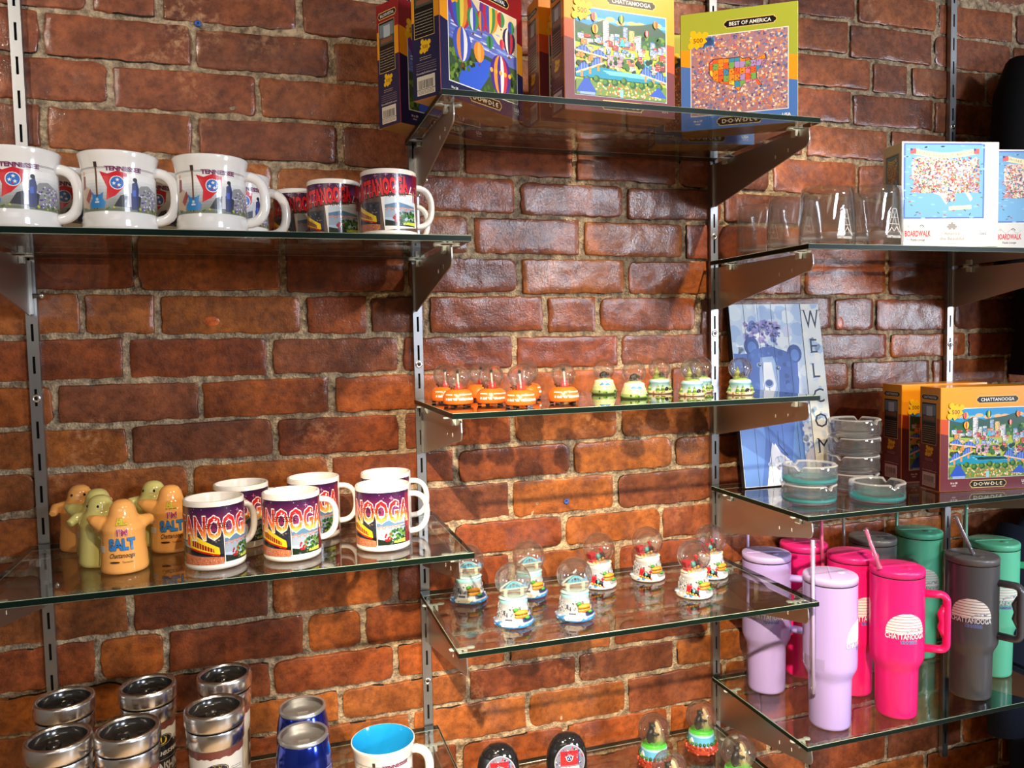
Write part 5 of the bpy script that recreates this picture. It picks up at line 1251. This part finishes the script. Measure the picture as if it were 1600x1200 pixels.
# ------------------------------------------------------------ steel travel mugs
def make_travel():
    t = thing('travel_mug', '', 'travel mug')
    mb = MB(); mb.lathe([(0, 0), (.030, 0), (.0315, .002), (.0330, .020), (.0365, .150), (.0375, .158)], 56)
    mb.build('body', pm('clear_wall_over_paper', rgb(226, 222, 214), .10, coat=1.0), t)
    s = MB(); s.lathe([(.0376, .150), (.0388, .152), (.0392, .172), (.0385, .1735)], 56); s.build('steel_collar', M['chrome'], t)
    g = MB(); g.lathe([(.0372, .1725), (.0372, .1765)], 56); g.build('gasket', M['black'], t)
    l = MB(); l.lathe([(.0370, .1762), (.0400, .1768), (.0408, .180), (.0408, .194), (.0398, .1985), (.0375, .2000), (.0345, .1985), (.0335, .195)], 56); l.build('lid_ring', M['chrome'], t)
    d = MB(); d.lathe([(.0336, .1960), (.0322, .1880), (.0300, .1855), (.0150, .1850), (0, .1850)], 48); d.lathe([(0, .1905), (.0080, .1895), (.0095, .1850)], 20, xf=Matrix.Translation((0, .008, 0))); d.box((-.003, -.022, .185), (.003, -.012, .1885)); d.build('drink_lid', pm('smoked_plastic', (.018, .018, .018), .18, coat=.5), t)
    k = Canvas(); W = 2*PI*.0366; R = random.Random(1)
    k.rect(0, 0, W, .112, rgb(230, 226, 218)); x = 0; k.nxt()
    top = [(W*i/60, .1085 + R.uniform(-.0012, .0012)) for i in range(61)]
    k.poly([(0, .121), ] + top + [(W, .121)], rgb(120, 66, 58))
    for c in range(2):
        o = W*(.25 + .5*c) ; BKc = rgb(30, 28, 34)
        k.poly([(o - .040, .020), (o + .040, .020), (o + .040, .078), (o + .020, .090), (o - .020, .090), (o - .040, .078)], rgb(196, 190, 182)); k.poly([(o - .038, .022), (o + .038, .022), (o + .038, .077), (o + .019, .0885), (o - .019, .0885), (o - .038, .077)], BKc)
        k.circ(o, .092, .0150, BKc, .0090); k.circ(o, .092, .0138, rgb(200, 194, 186), .0080); k.circ(o, .092, .0130, BKc, .0074); k.circ(o, .092, .0060, rgb(246, 206, 40)); k.circ(o - .0020, .0930, .0056, BKc)
        for sx in (-1, 1): k.line([(o + sx*.018, .0915), (o + sx*.036, .0880)], .0006, BKc); k.line([(o + sx*.018, .0885), (o + sx*.036, .0855)], .0006, BKc)
        k.text('Tennessee', o, .0690, .0090, rgb(226, 222, 214), width=.060, shear=.3, fat=.02); textlines(k, o - .028, o + .028, .0605, .0635, 1, rgb(190, 184, 176))
        k.text('MOONSHINE', o, .0420, .0150, rgb(216, 210, 202), width=.068, fat=.03); k.line([(o - .030, .037), (o - .008, .040)], .0008, WHITE); k.line([(o + .008, .040), (o + .030, .037)], .0008, WHITE); textlines(k, o - .026, o + .026, .024, .034, 3, rgb(190, 184, 176))
    k.build('paper_insert', M['print'], t, on_round(lambda z: .0330 + (z - .020)*.0269, 0, .030), step=.004)
    return t
zl = sh('L3'); tm = make_travel(); G1 = 'steel-lidded travel mugs'
for i, ((x, y), lb, a) in enumerate([((.157, -.122), 'steel-lidded travel mug with a crescent moon badge, middle one of the back row', -62), ((.046, -.128), 'steel-lidded travel mug in the back row in front of the leftmost upright', -20), ((.266, -.118), 'steel-lidded travel mug at the right end of the back row', 30),
                                     ((.258, -.232), 'steel-lidded travel mug with a crescent moon badge, right end of the front row', -95), ((.066, -.290 + .035), 'steel-lidded travel mug at the bottom left corner, mostly below the frame', 60), ((.150, -.258), 'steel-lidded travel mug in the front row, second from the left, cut by the bottom edge', 100)]):
    place(tm, i > 0, lb, (x, y, zl), R_(a), G1)
def make_blue_tumbler():
    t = thing('insulated_tumbler', '', 'tumbler')
    mb = MB(); mb.lathe([(0, 0), (.028, 0), (.030, .003), (.0375, .070), (.0400, .100), (.0385, .122), (.0345, .142), (.0335, .144)], 56)
    mb.build('body', pm('blue_metallic', (.010, .035, .42), .16, .85, coat=.7), t)
    s = MB(); s.lathe([(.0333, .1435), (.0330, .150), (.0300, .1500), (.0290, .1380), (0, .1375)], 48); s.build('steel_liner', M['steel'], t)
    l = MB(); l.lathe([(.0336, .1440), (.0352, .1455), (.0355, .1500), (.0340, .1520), (.0315, .1515), (.0300, .1450), (.0290, .1440), (0, .1440)], 48); l.box((-.008, -.024, .144), (.008, -.014, .148)); l.build('clear_lid', M['lidclear'], t)
    k = Canvas(); k.rect(-.012, .085, .012, .108, rgb(150, 160, 200)); k.rect(-.011, .086, .011, .107, rgb(16, 30, 120)); k.text('TN', 0, .091, .010, rgb(170, 180, 214), fat=.03)
    k.build('emblem', M['print'], t, on_round(lambda z: .0400, R_(52), 0), step=.003)
    return t
bt = make_blue_tumbler()
place(bt, False, 'metallic blue tumbler with clear lid, standing behind the other blue one', (.380, -.170, zl), 0, 'metallic blue tumblers')
place(bt, True, 'metallic blue tumbler with clear lid and small emblem, in front at the bottom edge', (.377, -.258, zl), 0, 'metallic blue tumblers')

# ------------------------------------------------------------ glass tumblers, ashtrays, sign on the right
def make_rocks():
    t = thing('rocks_glass', '', 'drinking glass'); n = 64; H = .094
    mb = MB(); vs = []; fs = []
    def ring(z, rs, p, off=0):
        out = []
        for i in range(n):
            a = 2*PI*i/n; ca, sa = math.cos(a), math.sin(a)
            e = 1.0 / ((abs(ca)**p + abs(sa)**p) ** (1/p)); out.append((rs*e*ca, rs*e*sa, z + off*math.cos(2*a)))
        return out
    levels = [ring(0, .0325, 4.5), ring(.0015, .0345, 4.5), ring(.02, .0362, 4.0), ring(.05, .0375, 3.0), ring(.08, .0385, 2.3), ring(H, .0388, 2.0, .0015), ring(H, .0376, 2.0, .0015), ring(.08, .0372, 2.3), ring(.05, .0360, 3.0), ring(.022, .0345, 4.0), ring(.015, .0310, 3.6)]
    levels = [[(a*1.10, b*1.10, c*1.10) for a, b, c in L_] for L_ in levels]
    for L_ in levels: vs += L_
    for k_ in range(len(levels) - 1):
        for i in range(n): fs.append((k_*n + i, k_*n + (i+1) % n, (k_+1)*n + (i+1) % n, (k_+1)*n + i))
    fs.append(tuple(range(n))[::-1]); fs.append(tuple((len(levels)-1)*n + i for i in range(n)))
    mb.add(vs, fs, 0, smooth=True)
    for q in range(len(fs)): mb.m[q] = 1 if (q // n in (0, 5, 9) or q >= 10 * n) else 0
    mb.build('glass_wall', [M['tumbler_glass'], M['rimglint']], t)
    k = Canvas(); E = WHITE
    k.line([(-.016, .018), (-.004, .062), (.004, .062), (.016, .018)], .0008, E); k.line([(-.011, .036), (.011, .036)], .0007, E); k.line([(-.008, .047), (.008, .047)], .0006, E); k.line([(-.010, .022), (.004, .060)], .0005, E); k.line([(.010, .022), (-.004, .060)], .0005, E)
    k.line([(-.017, .018), (-.006, .030), (0, .024), (.006, .032), (.017, .018)], .0010, E); k.text('CHATTANOOGA', 0, .0125, .0040, E, width=.032, fat=.03)
    X = Matrix.Rotation(R_(0), 4, 'Z')
    k.build('etched_emblem', M['etch'], t, on_plane((0, -.0408, 0), (1, 0, 0), (0, -.02, 1), (0, -1, 0)))
    return t
zl = sh('R1'); rg = make_rocks(); G1 = 'clear rocks glasses'
for i, ((x, y), lb, a) in enumerate([((1.298, -.236), 'clear square-based rocks glass with an etched emblem, front one at the shelf corner', 4), ((1.292, -.050), 'clear rocks glass at the left end of the group beside the upright', 0), ((1.298, -.143), 'clear rocks glass second from the left, behind the front corner one', 3),
                                     ((1.380, -.259), 'clear rocks glass with an etched emblem right beside the white puzzle box', 6), ((1.392, -.160), 'clear rocks glass in the back, seen between the two etched ones', 2)]):
    place(rg, i > 0, lb, (x, y, zl), R_(a), G1)

def make_ashtray(teal):
    t = thing('glass_ashtray', '', 'ashtray'); n = 96; r = .0485; h = .034
    def notch(a):
        d = min(abs((a - q + PI) % (2*PI) - PI) for q in (R_(-80), R_(40), R_(160)))
        return max(0, 1 - (d / .16)) 
    prof = [(r-.005, 0), (r-.001, .002), (r, .007), (r, .016), (r-.001, .024), (r, h-.002), (r-.0015, h), (r-.0065, h), (r-.009, h-.003), (r-.010, .015), (r-.014, .0095), (r-.024, .0085), (.006, .0085)]
    vs = []; fs = []
    for k_, (rr, z) in enumerate(prof):
        for i in range(n):
            a = 2*PI*i/n; zz = z
            if z > .022: zz = z - notch(a) * .0100 * (z - .022) / (h - .022)
            vs.append((rr*math.cos(a), rr*math.sin(a), zz))
    m = len(prof)
    for k_ in range(m - 1):
        for i in range(n): fs.append((k_*n + i, k_*n + (i+1) % n, (k_+1)*n + (i+1) % n, (k_+1)*n + i))
    fs.append(tuple(range(n))[::-1]); fs.append(tuple((m-1)*n + i for i in range(n)))
    d_ = MB().add(vs, fs, 0, smooth=True)
    for q in range(len(fs)): d_.m[q] = 1 if q // n in (0, 5, 6, 7) else 0
    d_.build('glass_dish', [M['cast2'], M['rimglint']], t)
    if teal:
        b = MB(); b.lathe([(0, .0015), (r-.006, .0015), (r-.0018, .004), (r-.0010, .0085), (r-.004, .0090)], 60); b.build('tinted_base', M['cast_teal'], t)
    k = Canvas(); k.circ(0, 0, .034, rgb(226, 232, 236), n=36); k.rect(-.022, -.012, .022, .002, rgb(90, 190, 200)); k.rect(-.020, .004, .016, .009, rgb(214, 120, 150)); k.text('CHATTANOOGA', 0, -.008, .005, WHITE, width=.040, fat=.03)
    k.build('bottom_print', M['print'], t, on_plane((0, 0, .0012), (1, 0, 0), (0, 1, 0), (0, 0, 1)))
    return t
zl = sh('R2'); at = make_ashtray(True); ap = .0350
place(at, False, 'teal-bottomed glass ashtray, lower one of the stack of two at the shelf corner', (1.290, -.200, zl), 0, 'teal-bottomed ashtrays')
place(at, True, 'teal-bottomed glass ashtray resting on top of the stack of two', (1.291, -.200, zl + ap), R_(50), 'teal-bottomed ashtrays')
place(at, True, 'teal-bottomed glass ashtray standing alone in front of the puzzle boxes', (1.412, -.235, zl), R_(-14), 'teal-bottomed ashtrays')
at = make_ashtray(False)
for i, lb in enumerate(['clear glass ashtray at the very bottom of the tall stack', 'clear glass ashtray, second from the bottom of the tall stack', 'clear glass ashtray, second from the top of the tall stack', 'clear glass ashtray on top of the tall stack']):
    place(at, i > 0, lb, (1.440 + .001*i, -.140, zl + ap*i), R_([8, 160, 30, 0][i]), 'stacked clear glass ashtrays')

def make_sign():
    t = thing('welcome_sign', 'blue and white wooden WELCOME sign with a painted bear, leaning against the bricks', 'sign')
    W, H, D = .215, .374, .012
    mb = MB().box((0, 0, 0), (W, D, H)); bevel(mb.build('board', pm('sign_edge', rgb(24, 22, 26), .6), t), .0015, 2)
    R = random.Random(14)
    k = Canvas(); k.rect(.001, .001, W-.001, H-.001, rgb(196, 212, 232))
    k.build('background_paint', M['printm'], t, on_plane((0, 0, 0), (1, 0, 0), (0, 0, 1), (0, -1, 0)))
    k = Canvas(); k.w = .00014
    pal = [rgb(176, 200, 230), rgb(214, 226, 238), rgb(226, 232, 236), rgb(160, 186, 224), rgb(200, 204, 232)]
    def blot(cx, cy, r, c, ry=None, hold=False, n=14):
        if not hold: k.nxt()
        ry = ry or r; pts = [(cx + r*(1 + R.uniform(-.22, .22))*math.cos(2*PI*i/n), cy + ry*(1 + R.uniform(-.22, .22))*math.sin(2*PI*i/n)) for i in range(n)]
        pts = clip(pts, .002, W-.002, .002, H-.002)
        if len(pts) > 2:
            for q in tessellate_polygon([[Vector((a, b, 0)) for a, b in pts]]): k.p.append(([pts[i] for i in q], c, k.w))
    for i in range(110): blot(R.uniform(0, W), R.uniform(0, H), R.uniform(.006, .02), R.choice(pal), hold=i % 12 != 0)
    PU = [rgb(150, 140, 204), rgb(120, 124, 190), rgb(170, 160, 214), rgb(96, 120, 190)]
    for i in range(46):
        x = R.uniform(.030, .110); y = .335 - abs(R.gauss(0, .02)); a = R.uniform(-1, 1)
        k.line([(x, y), (x + .012*math.cos(a), y + .010*math.sin(a) - .004)], R.uniform(.003, .006), R.choice(PU), hold=i % 9 != 0)
        blot(x, y, R.uniform(.003, .008), R.choice(PU), hold=True, n=8)
    # bear: body, head, ears
    B1, B2, B3, B4 = rgb(64, 100, 178), rgb(84, 126, 200), rgb(48, 78, 150), rgb(130, 160, 214)
    k.poly([(.002, .002), (.052, .002), (.062, .050), (.072, .088), (.086, .062), (.100, .030), (.104, .002), (.148, .002), (.146, .06), (.150, .120), (.146, .190), (.150, .250), (.138, .268), (.118, .276), (.096, .282), (.070, .284), (.052, .272), (.020, .270), (.002, .272)], B1)
    k.poly([(.003, .002), (.040, .002), (.050, .05), (.058, .10), (.050, .17), (.030, .22), (.003, .23)], B2)
    k.poly([(.108, .004), (.144, .004), (.142, .10), (.136, .16), (.124, .10)], B2)
    for cx, cy in ((.045, .286), (.144, .268)): k.circ(cx, cy, .0175, B3, .0195); k.circ(cx + .001, cy - .003, .0105, B2, .0125)
    k.poly([(.030, .262), (.050, .280), (.096, .284), (.136, .262), (.150, .215), (.140, .150), (.110, .120), (.084, .118), (.056, .150), (.040, .200)], B1)
    for i in range(60): blot(R.uniform(.035, .145), R.uniform(.130, .275), R.uniform(.003, .008), R.choice([B1, B2, B3, mixc(B1, B2, .5)]), hold=i % 10 != 0, n=8)
    k.poly([(.064, .262), (.092, .264), (.104, .232), (.100, .190), (.088, .172), (.068, .172), (.056, .192), (.058, .232)], rgb(150, 176, 222)); k.poly([(.070, .252), (.088, .252), (.094, .205), (.088, .182), (.070, .182), (.063, .205)], rgb(226, 230, 240))
    for cx, cy in ((.060, .247), (.102, .239)): k.circ(cx, cy, .0070, B4, .0050); k.circ(cx, cy, .0036, rgb(30, 44, 90), .0036); k.circ(cx + .001, cy + .001, .0012, WHITE)
    k.circ(.078, .208, .0105, B4, .009); k.circ(.078, .209, .0080, rgb(60, 84, 150), .0062); k.line([(.078, .201), (.078, .191)], .0012, B3); k.line([(.068, .189), (.078, .191), (.089, .188)], .0014, B3)
    k.poly([(.060, .003), (.070, .070), (.078, .086), (.090, .066), (.108, .052), (.112, .003)], rgb(206, 214, 238)); k.line([(.0865, .080), (.0865, .110)], .0016, rgb(28, 40, 84)); k.line([(.0865, .082), (.105, .060)], .0022, rgb(28, 40, 84))
    for i in range(40): blot(R.uniform(.062, .108), R.uniform(.004, .055), R.uniform(.003, .007), R.choice(pal), hold=i % 10 != 0, n=8)
    for i in range(26): blot(R.uniform(.150, .168), R.uniform(.03, .20), R.uniform(.003, .008), R.choice([B4, mixc(B4, WHITE, .4)]), hold=i % 10 != 0, n=8)
    k.rect(.1690, .0015, W-.0015, H-.0015, rgb(226, 230, 228))
    for i in range(50): blot(R.uniform(.174, W-.006), R.uniform(0, H), R.uniform(.004, .010), R.choice([rgb(236, 236, 228), rgb(170, 196, 226), rgb(206, 220, 234), rgb(236, 232, 220)]), hold=i % 12 != 0, n=9)
    for x in (.034, .066, .098, .134, .1685): k.line([(x, .0015), (x, H-.0015)], .0009 if x < .16 else .0016, rgb(44, 50, 80))
    for i, ch in enumerate('WELCOME'):
        y = H - .053 - i*.0520; s = .038 if i == 0 else .029
        k.text(ch, .1925, y, s, rgb(26, 34, 66), width={'W': .036, 'M': .026}.get(ch, None) if i else .036)
        # small slab serifs
        wch = {'W': .036, 'E': .014, 'L': .013, 'C': .0, 'O': .0, 'M': .026}[ch]
        if wch:
            for sx in (-1, 1):
                if ch == 'W': k.line([(.1925 + sx*wch/2 - .004, y + s), (.1925 + sx*wch/2 + .004, y + s)], .0012, rgb(26, 34, 66))
                elif sx < 0 or ch == 'M': k.line([(.1925 + sx*wch/2 - .003, y), (.1925 + sx*wch/2 + .003, y)], .0012, rgb(26, 34, 66)); k.line([(.1925 + sx*wch/2 - .003, y + s), (.1925 + sx*wch/2 + .003, y + s)], .0012, rgb(26, 34, 66))
    k.build('bear_painting', M['printm'], t, on_plane((0, 0, 0), (1, 0, 0), (0, 0, 1), (0, -1, 0)))
    return t
sg = make_sign(); sg.location = (1.247, -.062, sh('R2') + .0008); sg.rotation_euler = (R_(-9.4), 0, R_(-2))

# ------------------------------------------------------------ handled tumblers
def rrect(x0, x1, z0, z1, r, n=5):
    P = []
    for cx, cz, a0 in ((x1 - r, z1 - r, PI/2), (x1 - r, z0 + r, 0)):
        for i in range(n + 1): a = a0 - PI/2*i/n; P.append((cx + r*math.cos(a), 0, cz + r*math.sin(a)))
    return [(x0, 0, z1)] + P + [(x0, 0, z0)]
def make_handled(name, c, lidc):
    t = thing('handled_tumbler', '', 'tumbler')
    m = pm('powder_coat_' + name, c, .30, coat=.35); ml = pm('lid_plastic_' + name, lidc, .35, coat=.1)
    H = .262
    mb = MB(); mb.lathe([(0, 0), (.0330, 0), (.0350, .002), (.0358, .006), (.0370, .084), (.0375, .089), (.0400, .096), (.0448, .106), (.0461, .112), (.0464, .122), (.0466, H)], 64); mb.build('body', m, t)
    l = MB(); l.lathe([(.0462, H+.0004), (.0462, H+.0016), (.0470, H+.0018), (.0472, H+.010), (.0462, H+.0128), (.0440, H+.0138), (0, H+.0138)], 64)
    l.lathe([(0, H+.0152), (.0065, H+.0150), (.0075, H+.0136)], 24, xf=Matrix.Translation((.017, -.012, 0))); l.box((-.040, -.0006, H+.0136), (.040, .0016, H+.0146), xf=Matrix.Rotation(R_(28), 4, 'Z')); l.build('lid', ml, t)
    g = MB(); g.lathe([(.0466, H-.0002), (.04665, H+.0006), (.0466, H+.0018)], 64); g.build('seal_line', M['black'], t)
    # handle with finger grip on the inner side
    h = MB(); path = rrect(.0440, .0825, .126, .228, .0115)
    rr = [.0070]*len(path); h.tube(path, rr, 14, flat=(1.55, .95))
    h.tube([(.0785, 0, .150), (.0735, 0, .166), (.0755, 0, .178), (.0728, 0, .192), (.0785, 0, .208)], [.004, .0062, .0050, .0062, .004], 12, flat=(1.6, 1)); h.build('handle', m, t)
    k = Canvas(); cx, cy = 0, .166
    # white setting sun cut by stripes, mountains and lettering
    k.nxt(); r = .0355
    for i in range(7):
        y0 = -.002 + .0054*i; y1 = y0 + .0044
        def hw(y): return math.sqrt(max(0, r*r - (y - .000)**2))
        if y1 > r: y1 = r - .0002
        pts = [(cx - hw(y0), cy + y0), (cx + hw(y0), cy + y0), (cx + hw(y1), cy + y1), (cx - hw(y1), cy + y1)]
        k.p.append((pts, WHITE, k.w))
    k.line([(cx + .000, cy + .000), (cx + .009, cy + .006), (cx + .013, cy + .003), (cx + .019, cy + .009), (cx + .024, cy + .004), (cx + .029, cy + .008)], .0022, rgb(60, 70, 140)); k.line([(cx + .000, cy + .000), (cx + .009, cy + .006), (cx + .013, cy + .003), (cx + .019, cy + .009), (cx + .024, cy + .004), (cx + .029, cy + .008)], .0010, WHITE)
    k.text('CHATTANOOGA', cx, cy - .0115, .0095, WHITE, width=.072, fat=.02, outline=rgb(40, 60, 130), ow=.03)
    k.text('TENNESSEE', cx + .004, cy - .0195, .0056, rgb(40, 80, 170), width=.030, fat=.03, outline=rgb(226, 226, 240), ow=.02)
    k.build('printed_emblem', M['printm'], t, on_round(lambda z: .0468, R_(13), 0), step=.003)
    return t
def straw(t, c, path, wrap=True, r=.0029):
    s = MB(); s.tube(path, r, 10); s.build('straw', pm('straw_plastic', c, .3, coat=.3), t)
    if wrap:
        w_ = MB(); a, b = Vector(path[0]), Vector(path[-1]); n = 16; P = [a + (b - a) * (i/n) for i in range(n + 1)]; R = random.Random(2)
        w_.tube(P, [r * (1.35 + R.uniform(-.15, .45)) for _ in P], 9); o = w_.build('straw_wrapper', M['wrapf'], t)
M['wrapf'] = glass_mat('cellophane', (.96, .96, .97), 1.5, boost=2.0, white=.06)
zl = sh('R3'); LAV = rgb(178, 160, 226); PINK = rgb(246, 30, 124); GREY = rgb(82, 84, 90); MINT = rgb(104, 214, 176)
def handled(name, c, lidc, items):
    first = True
    for loc, a, lb, st in items:
        base = make_handled(name, c, lidc); base['label'] = lb; base['group'] = name + ' handled tumblers'; base.location = (loc[0], loc[1], zl); base.rotation_euler = (0, 0, R_(a))
        if 'taped' in lb:
            k = Canvas(); k.rect(-.040, .112, .010, .132, WHITE); k.build('clear_tape', M['wrapf'], base, on_round(lambda z: .0470, R_(-a - 62), 0), step=.003)
        if st:
            inv = Matrix.Rotation(R_(-a), 4, 'Z'); straw(base, lidc if st[0] is None else st[0], [tuple(inv @ Vector(p)) for p in st[1]], st[2])
handled('lavender', LAV, rgb(196, 176, 232), [
    ((1.300, -.245), 27, 'lavender handled tumbler in front with its straw taped upright along the left side', (None, [(-.050, -.018, .070), (-.050, -.016, .345)], True)),
    ((1.280, -.085), -42, 'lavender handled tumbler further back near the upright, seen through the glass shelf', (None, [(-.006, .0535, .005), (-.006, .0535, .345)], False))])
handled('pink', PINK, rgb(240, 40, 130), [
    ((1.443, -.252), -36, 'bright pink handled tumbler in front with the full sunset emblem and open handle', (rgb(240, 90, 150), [(-.048, -.010, .278), (-.062, .012, .350)], True)),
    ((1.432, -.150), -21, 'bright pink handled tumbler directly behind the front pink one', (None, [(-.030, .046, .150), (-.034, .050, .350)], True)),
    ((1.395, -.050), -30, 'pink handled tumbler at the wall, mostly hidden behind the lavender and pink ones', (None, [(.006, .0495, .150), (.006, .0495, .350)], False))])
handled('grey', GREY, rgb(98, 98, 102), [
    ((1.632, -.242), -61, 'dark grey handled tumbler in front with white sunset emblem', (rgb(120, 112, 124), [(-.008, -.010, .277), (-.030, .012, .350)], True)),
    ((1.560, -.062), -44, 'dark grey handled tumbler at the wall with its lid showing between pink and mint ones', (rgb(110, 110, 116), [(-.040, .034, .150), (-.046, .036, .345)], True))])
handled('mint', MINT, rgb(96, 204, 166), [
    ((1.758, -.180), -41, 'mint green handled tumbler at the right, partly behind the grey one', (None, [(-.036, .034, .160), (-.034, .036, .345)], True)),
    ((1.690, -.055), -44, 'mint green handled tumbler at the wall behind the front pink and grey ones', (None, [(-.020, .046, .150), (-.012, .048, .345)], True))])

# ------------------------------------------------------------ clothes on the next bay
def cloth_mat(name, c):
    return pm(name, c, 0.9, bump=0.6, bscale=700, spec=0.15)
def make_shirt(c, nm, seed, width=.50, length=.74):
    t = thing('hanging_shirt', '', 'shirt'); R = random.Random(seed); m = cloth_mat(nm, c)
    n = 72; ph = [R.uniform(0, 6) for _ in range(4)]
    sec = [(0, .255), (-.02, .262), (-.20, .250), (-.36, .243), (-.50, .238), (-.60, .235)]
    def ring(z, wx, ty):
        dr = min(1, max(0, -z / length)); P = []
        for i in range(n):
            a = 2*PI*i/n; f = 1 + .20*dr*math.sin(5*a + ph[0]) + .13*dr*math.sin(9*a + ph[1] + z*6)
            P.append((wx * math.copysign(abs(math.cos(a))**.75, math.cos(a)) * (1 + .02*math.sin(7*a + ph[2])), ty * f * math.sin(a), z))
        return P
    rings = [ring(.0, .075, .030), ring(-.012, .10, .038), ring(-.035, .165, .046), ring(-.062, .222, .050), ring(-.090, .242, .052)]
    for i in range(1, 14): z = -.09 - (length - .09)*i/13; rings.append(ring(z, .240 - .02*math.sin(PI*i/13)*.6 + .006*math.sin(i), .056 + .010*i/13))
    mb = MB(); vs = [p for r in rings for p in r]; fs = []
    for k_ in range(len(rings) - 1):
        for i in range(n): fs.append((k_*n + i, k_*n + (i+1) % n, (k_+1)*n + (i+1) % n, (k_+1)*n + i))
    mb.add(vs, fs, 0, smooth=True)
    for sx in (-1, 1):
        P = [(sx*.215, 0, -.085), (sx*.250, -.006, -.150), (sx*.275, -.014, -.26), (sx*.285, -.02, -.38), (sx*.288, -.03, -.52)]
        s = MB(); s.tube(P, [.060, .062, .055, .048, .044], 18, flat=(.75, 1.0)); s.build('sleeve', m, t)
    mb.build('body', m, t)
    k = MB(); k.lathe([(.072, -.010), (.078, .0), (.074, .010), (.066, .006)], 30, xf=Matrix.Diagonal((1, .45, 1, 1))); k.build('collar', m, t)
    h = MB(); h.tube([(0, 0, -.01), (0, 0, .045)] + [(.018*math.cos(a) - .0, 0, .063 + .018*math.sin(a)) for a in [R_(q) for q in range(-60, 200, 20)]], .0016, 8); h.build('hanger_hook', M['chrome'], t)
    return t
CB = rgb(14, 14, 16)
s1 = make_shirt(CB, 'black_cotton', 3); s1.location = (2.168, -.085, 2.235); s1['label'] = 'black long-sleeved shirt hanging at the upper right behind the white puzzle boxes'; s1['group'] = 'shirts on the next bay'
s2 = make_shirt(rgb(22, 29, 44), 'navy_cotton', 5, length=.80); s2.location = (2.168, -.085, 1.225); s2['label'] = 'navy blue long-sleeved shirt hanging at the lower right behind the mint tumbler'; s2['group'] = 'shirts on the next bay'
s3 = make_shirt(CB, 'black_cotton_low', 8, length=.70); s3.location = (2.120, -.262, 0.765); s3['label'] = 'black shirt hanging below the lowest right shelf, in front of the navy one'; s3['group'] = 'shirts on the next bay'
for zz, lb, yy in ((0.844, 'steel face-out rail holding the lowest black shirt', -.36), (2.314, 'steel face-out rail holding the upper black shirt', -.34), (1.304, 'steel face-out rail holding the lower navy and black shirts', -.40)):
    t = thing('garment_rail', lb, 'rail', (2.16, 0, zz - .007), 0, 'garment rails')
    ax = .41 if zz < 1 else 0          # the lowest rail comes round from the side on a crossbar
    r_ = MB(); r_.tube([(ax, WY, 0), (ax, yy, 0)], .006, 12)
    if ax: yy = -.262; r_.tube([(ax + .004, yy, 0), (-.06, yy, 0)], .006, 12)
    r_.build('arm', M['steel'], t); f_ = MB(); f_.box((ax - .018, WY - .004, -.03), (ax + .018, WY, .03)); f_.build('wall_flange', M['steel'], t)
    c_ = MB(); c_.ell((-.06 if ax else 0, yy, .003), (.009, .008, .009)); c_.build('end_cap', M['chrome'], t)
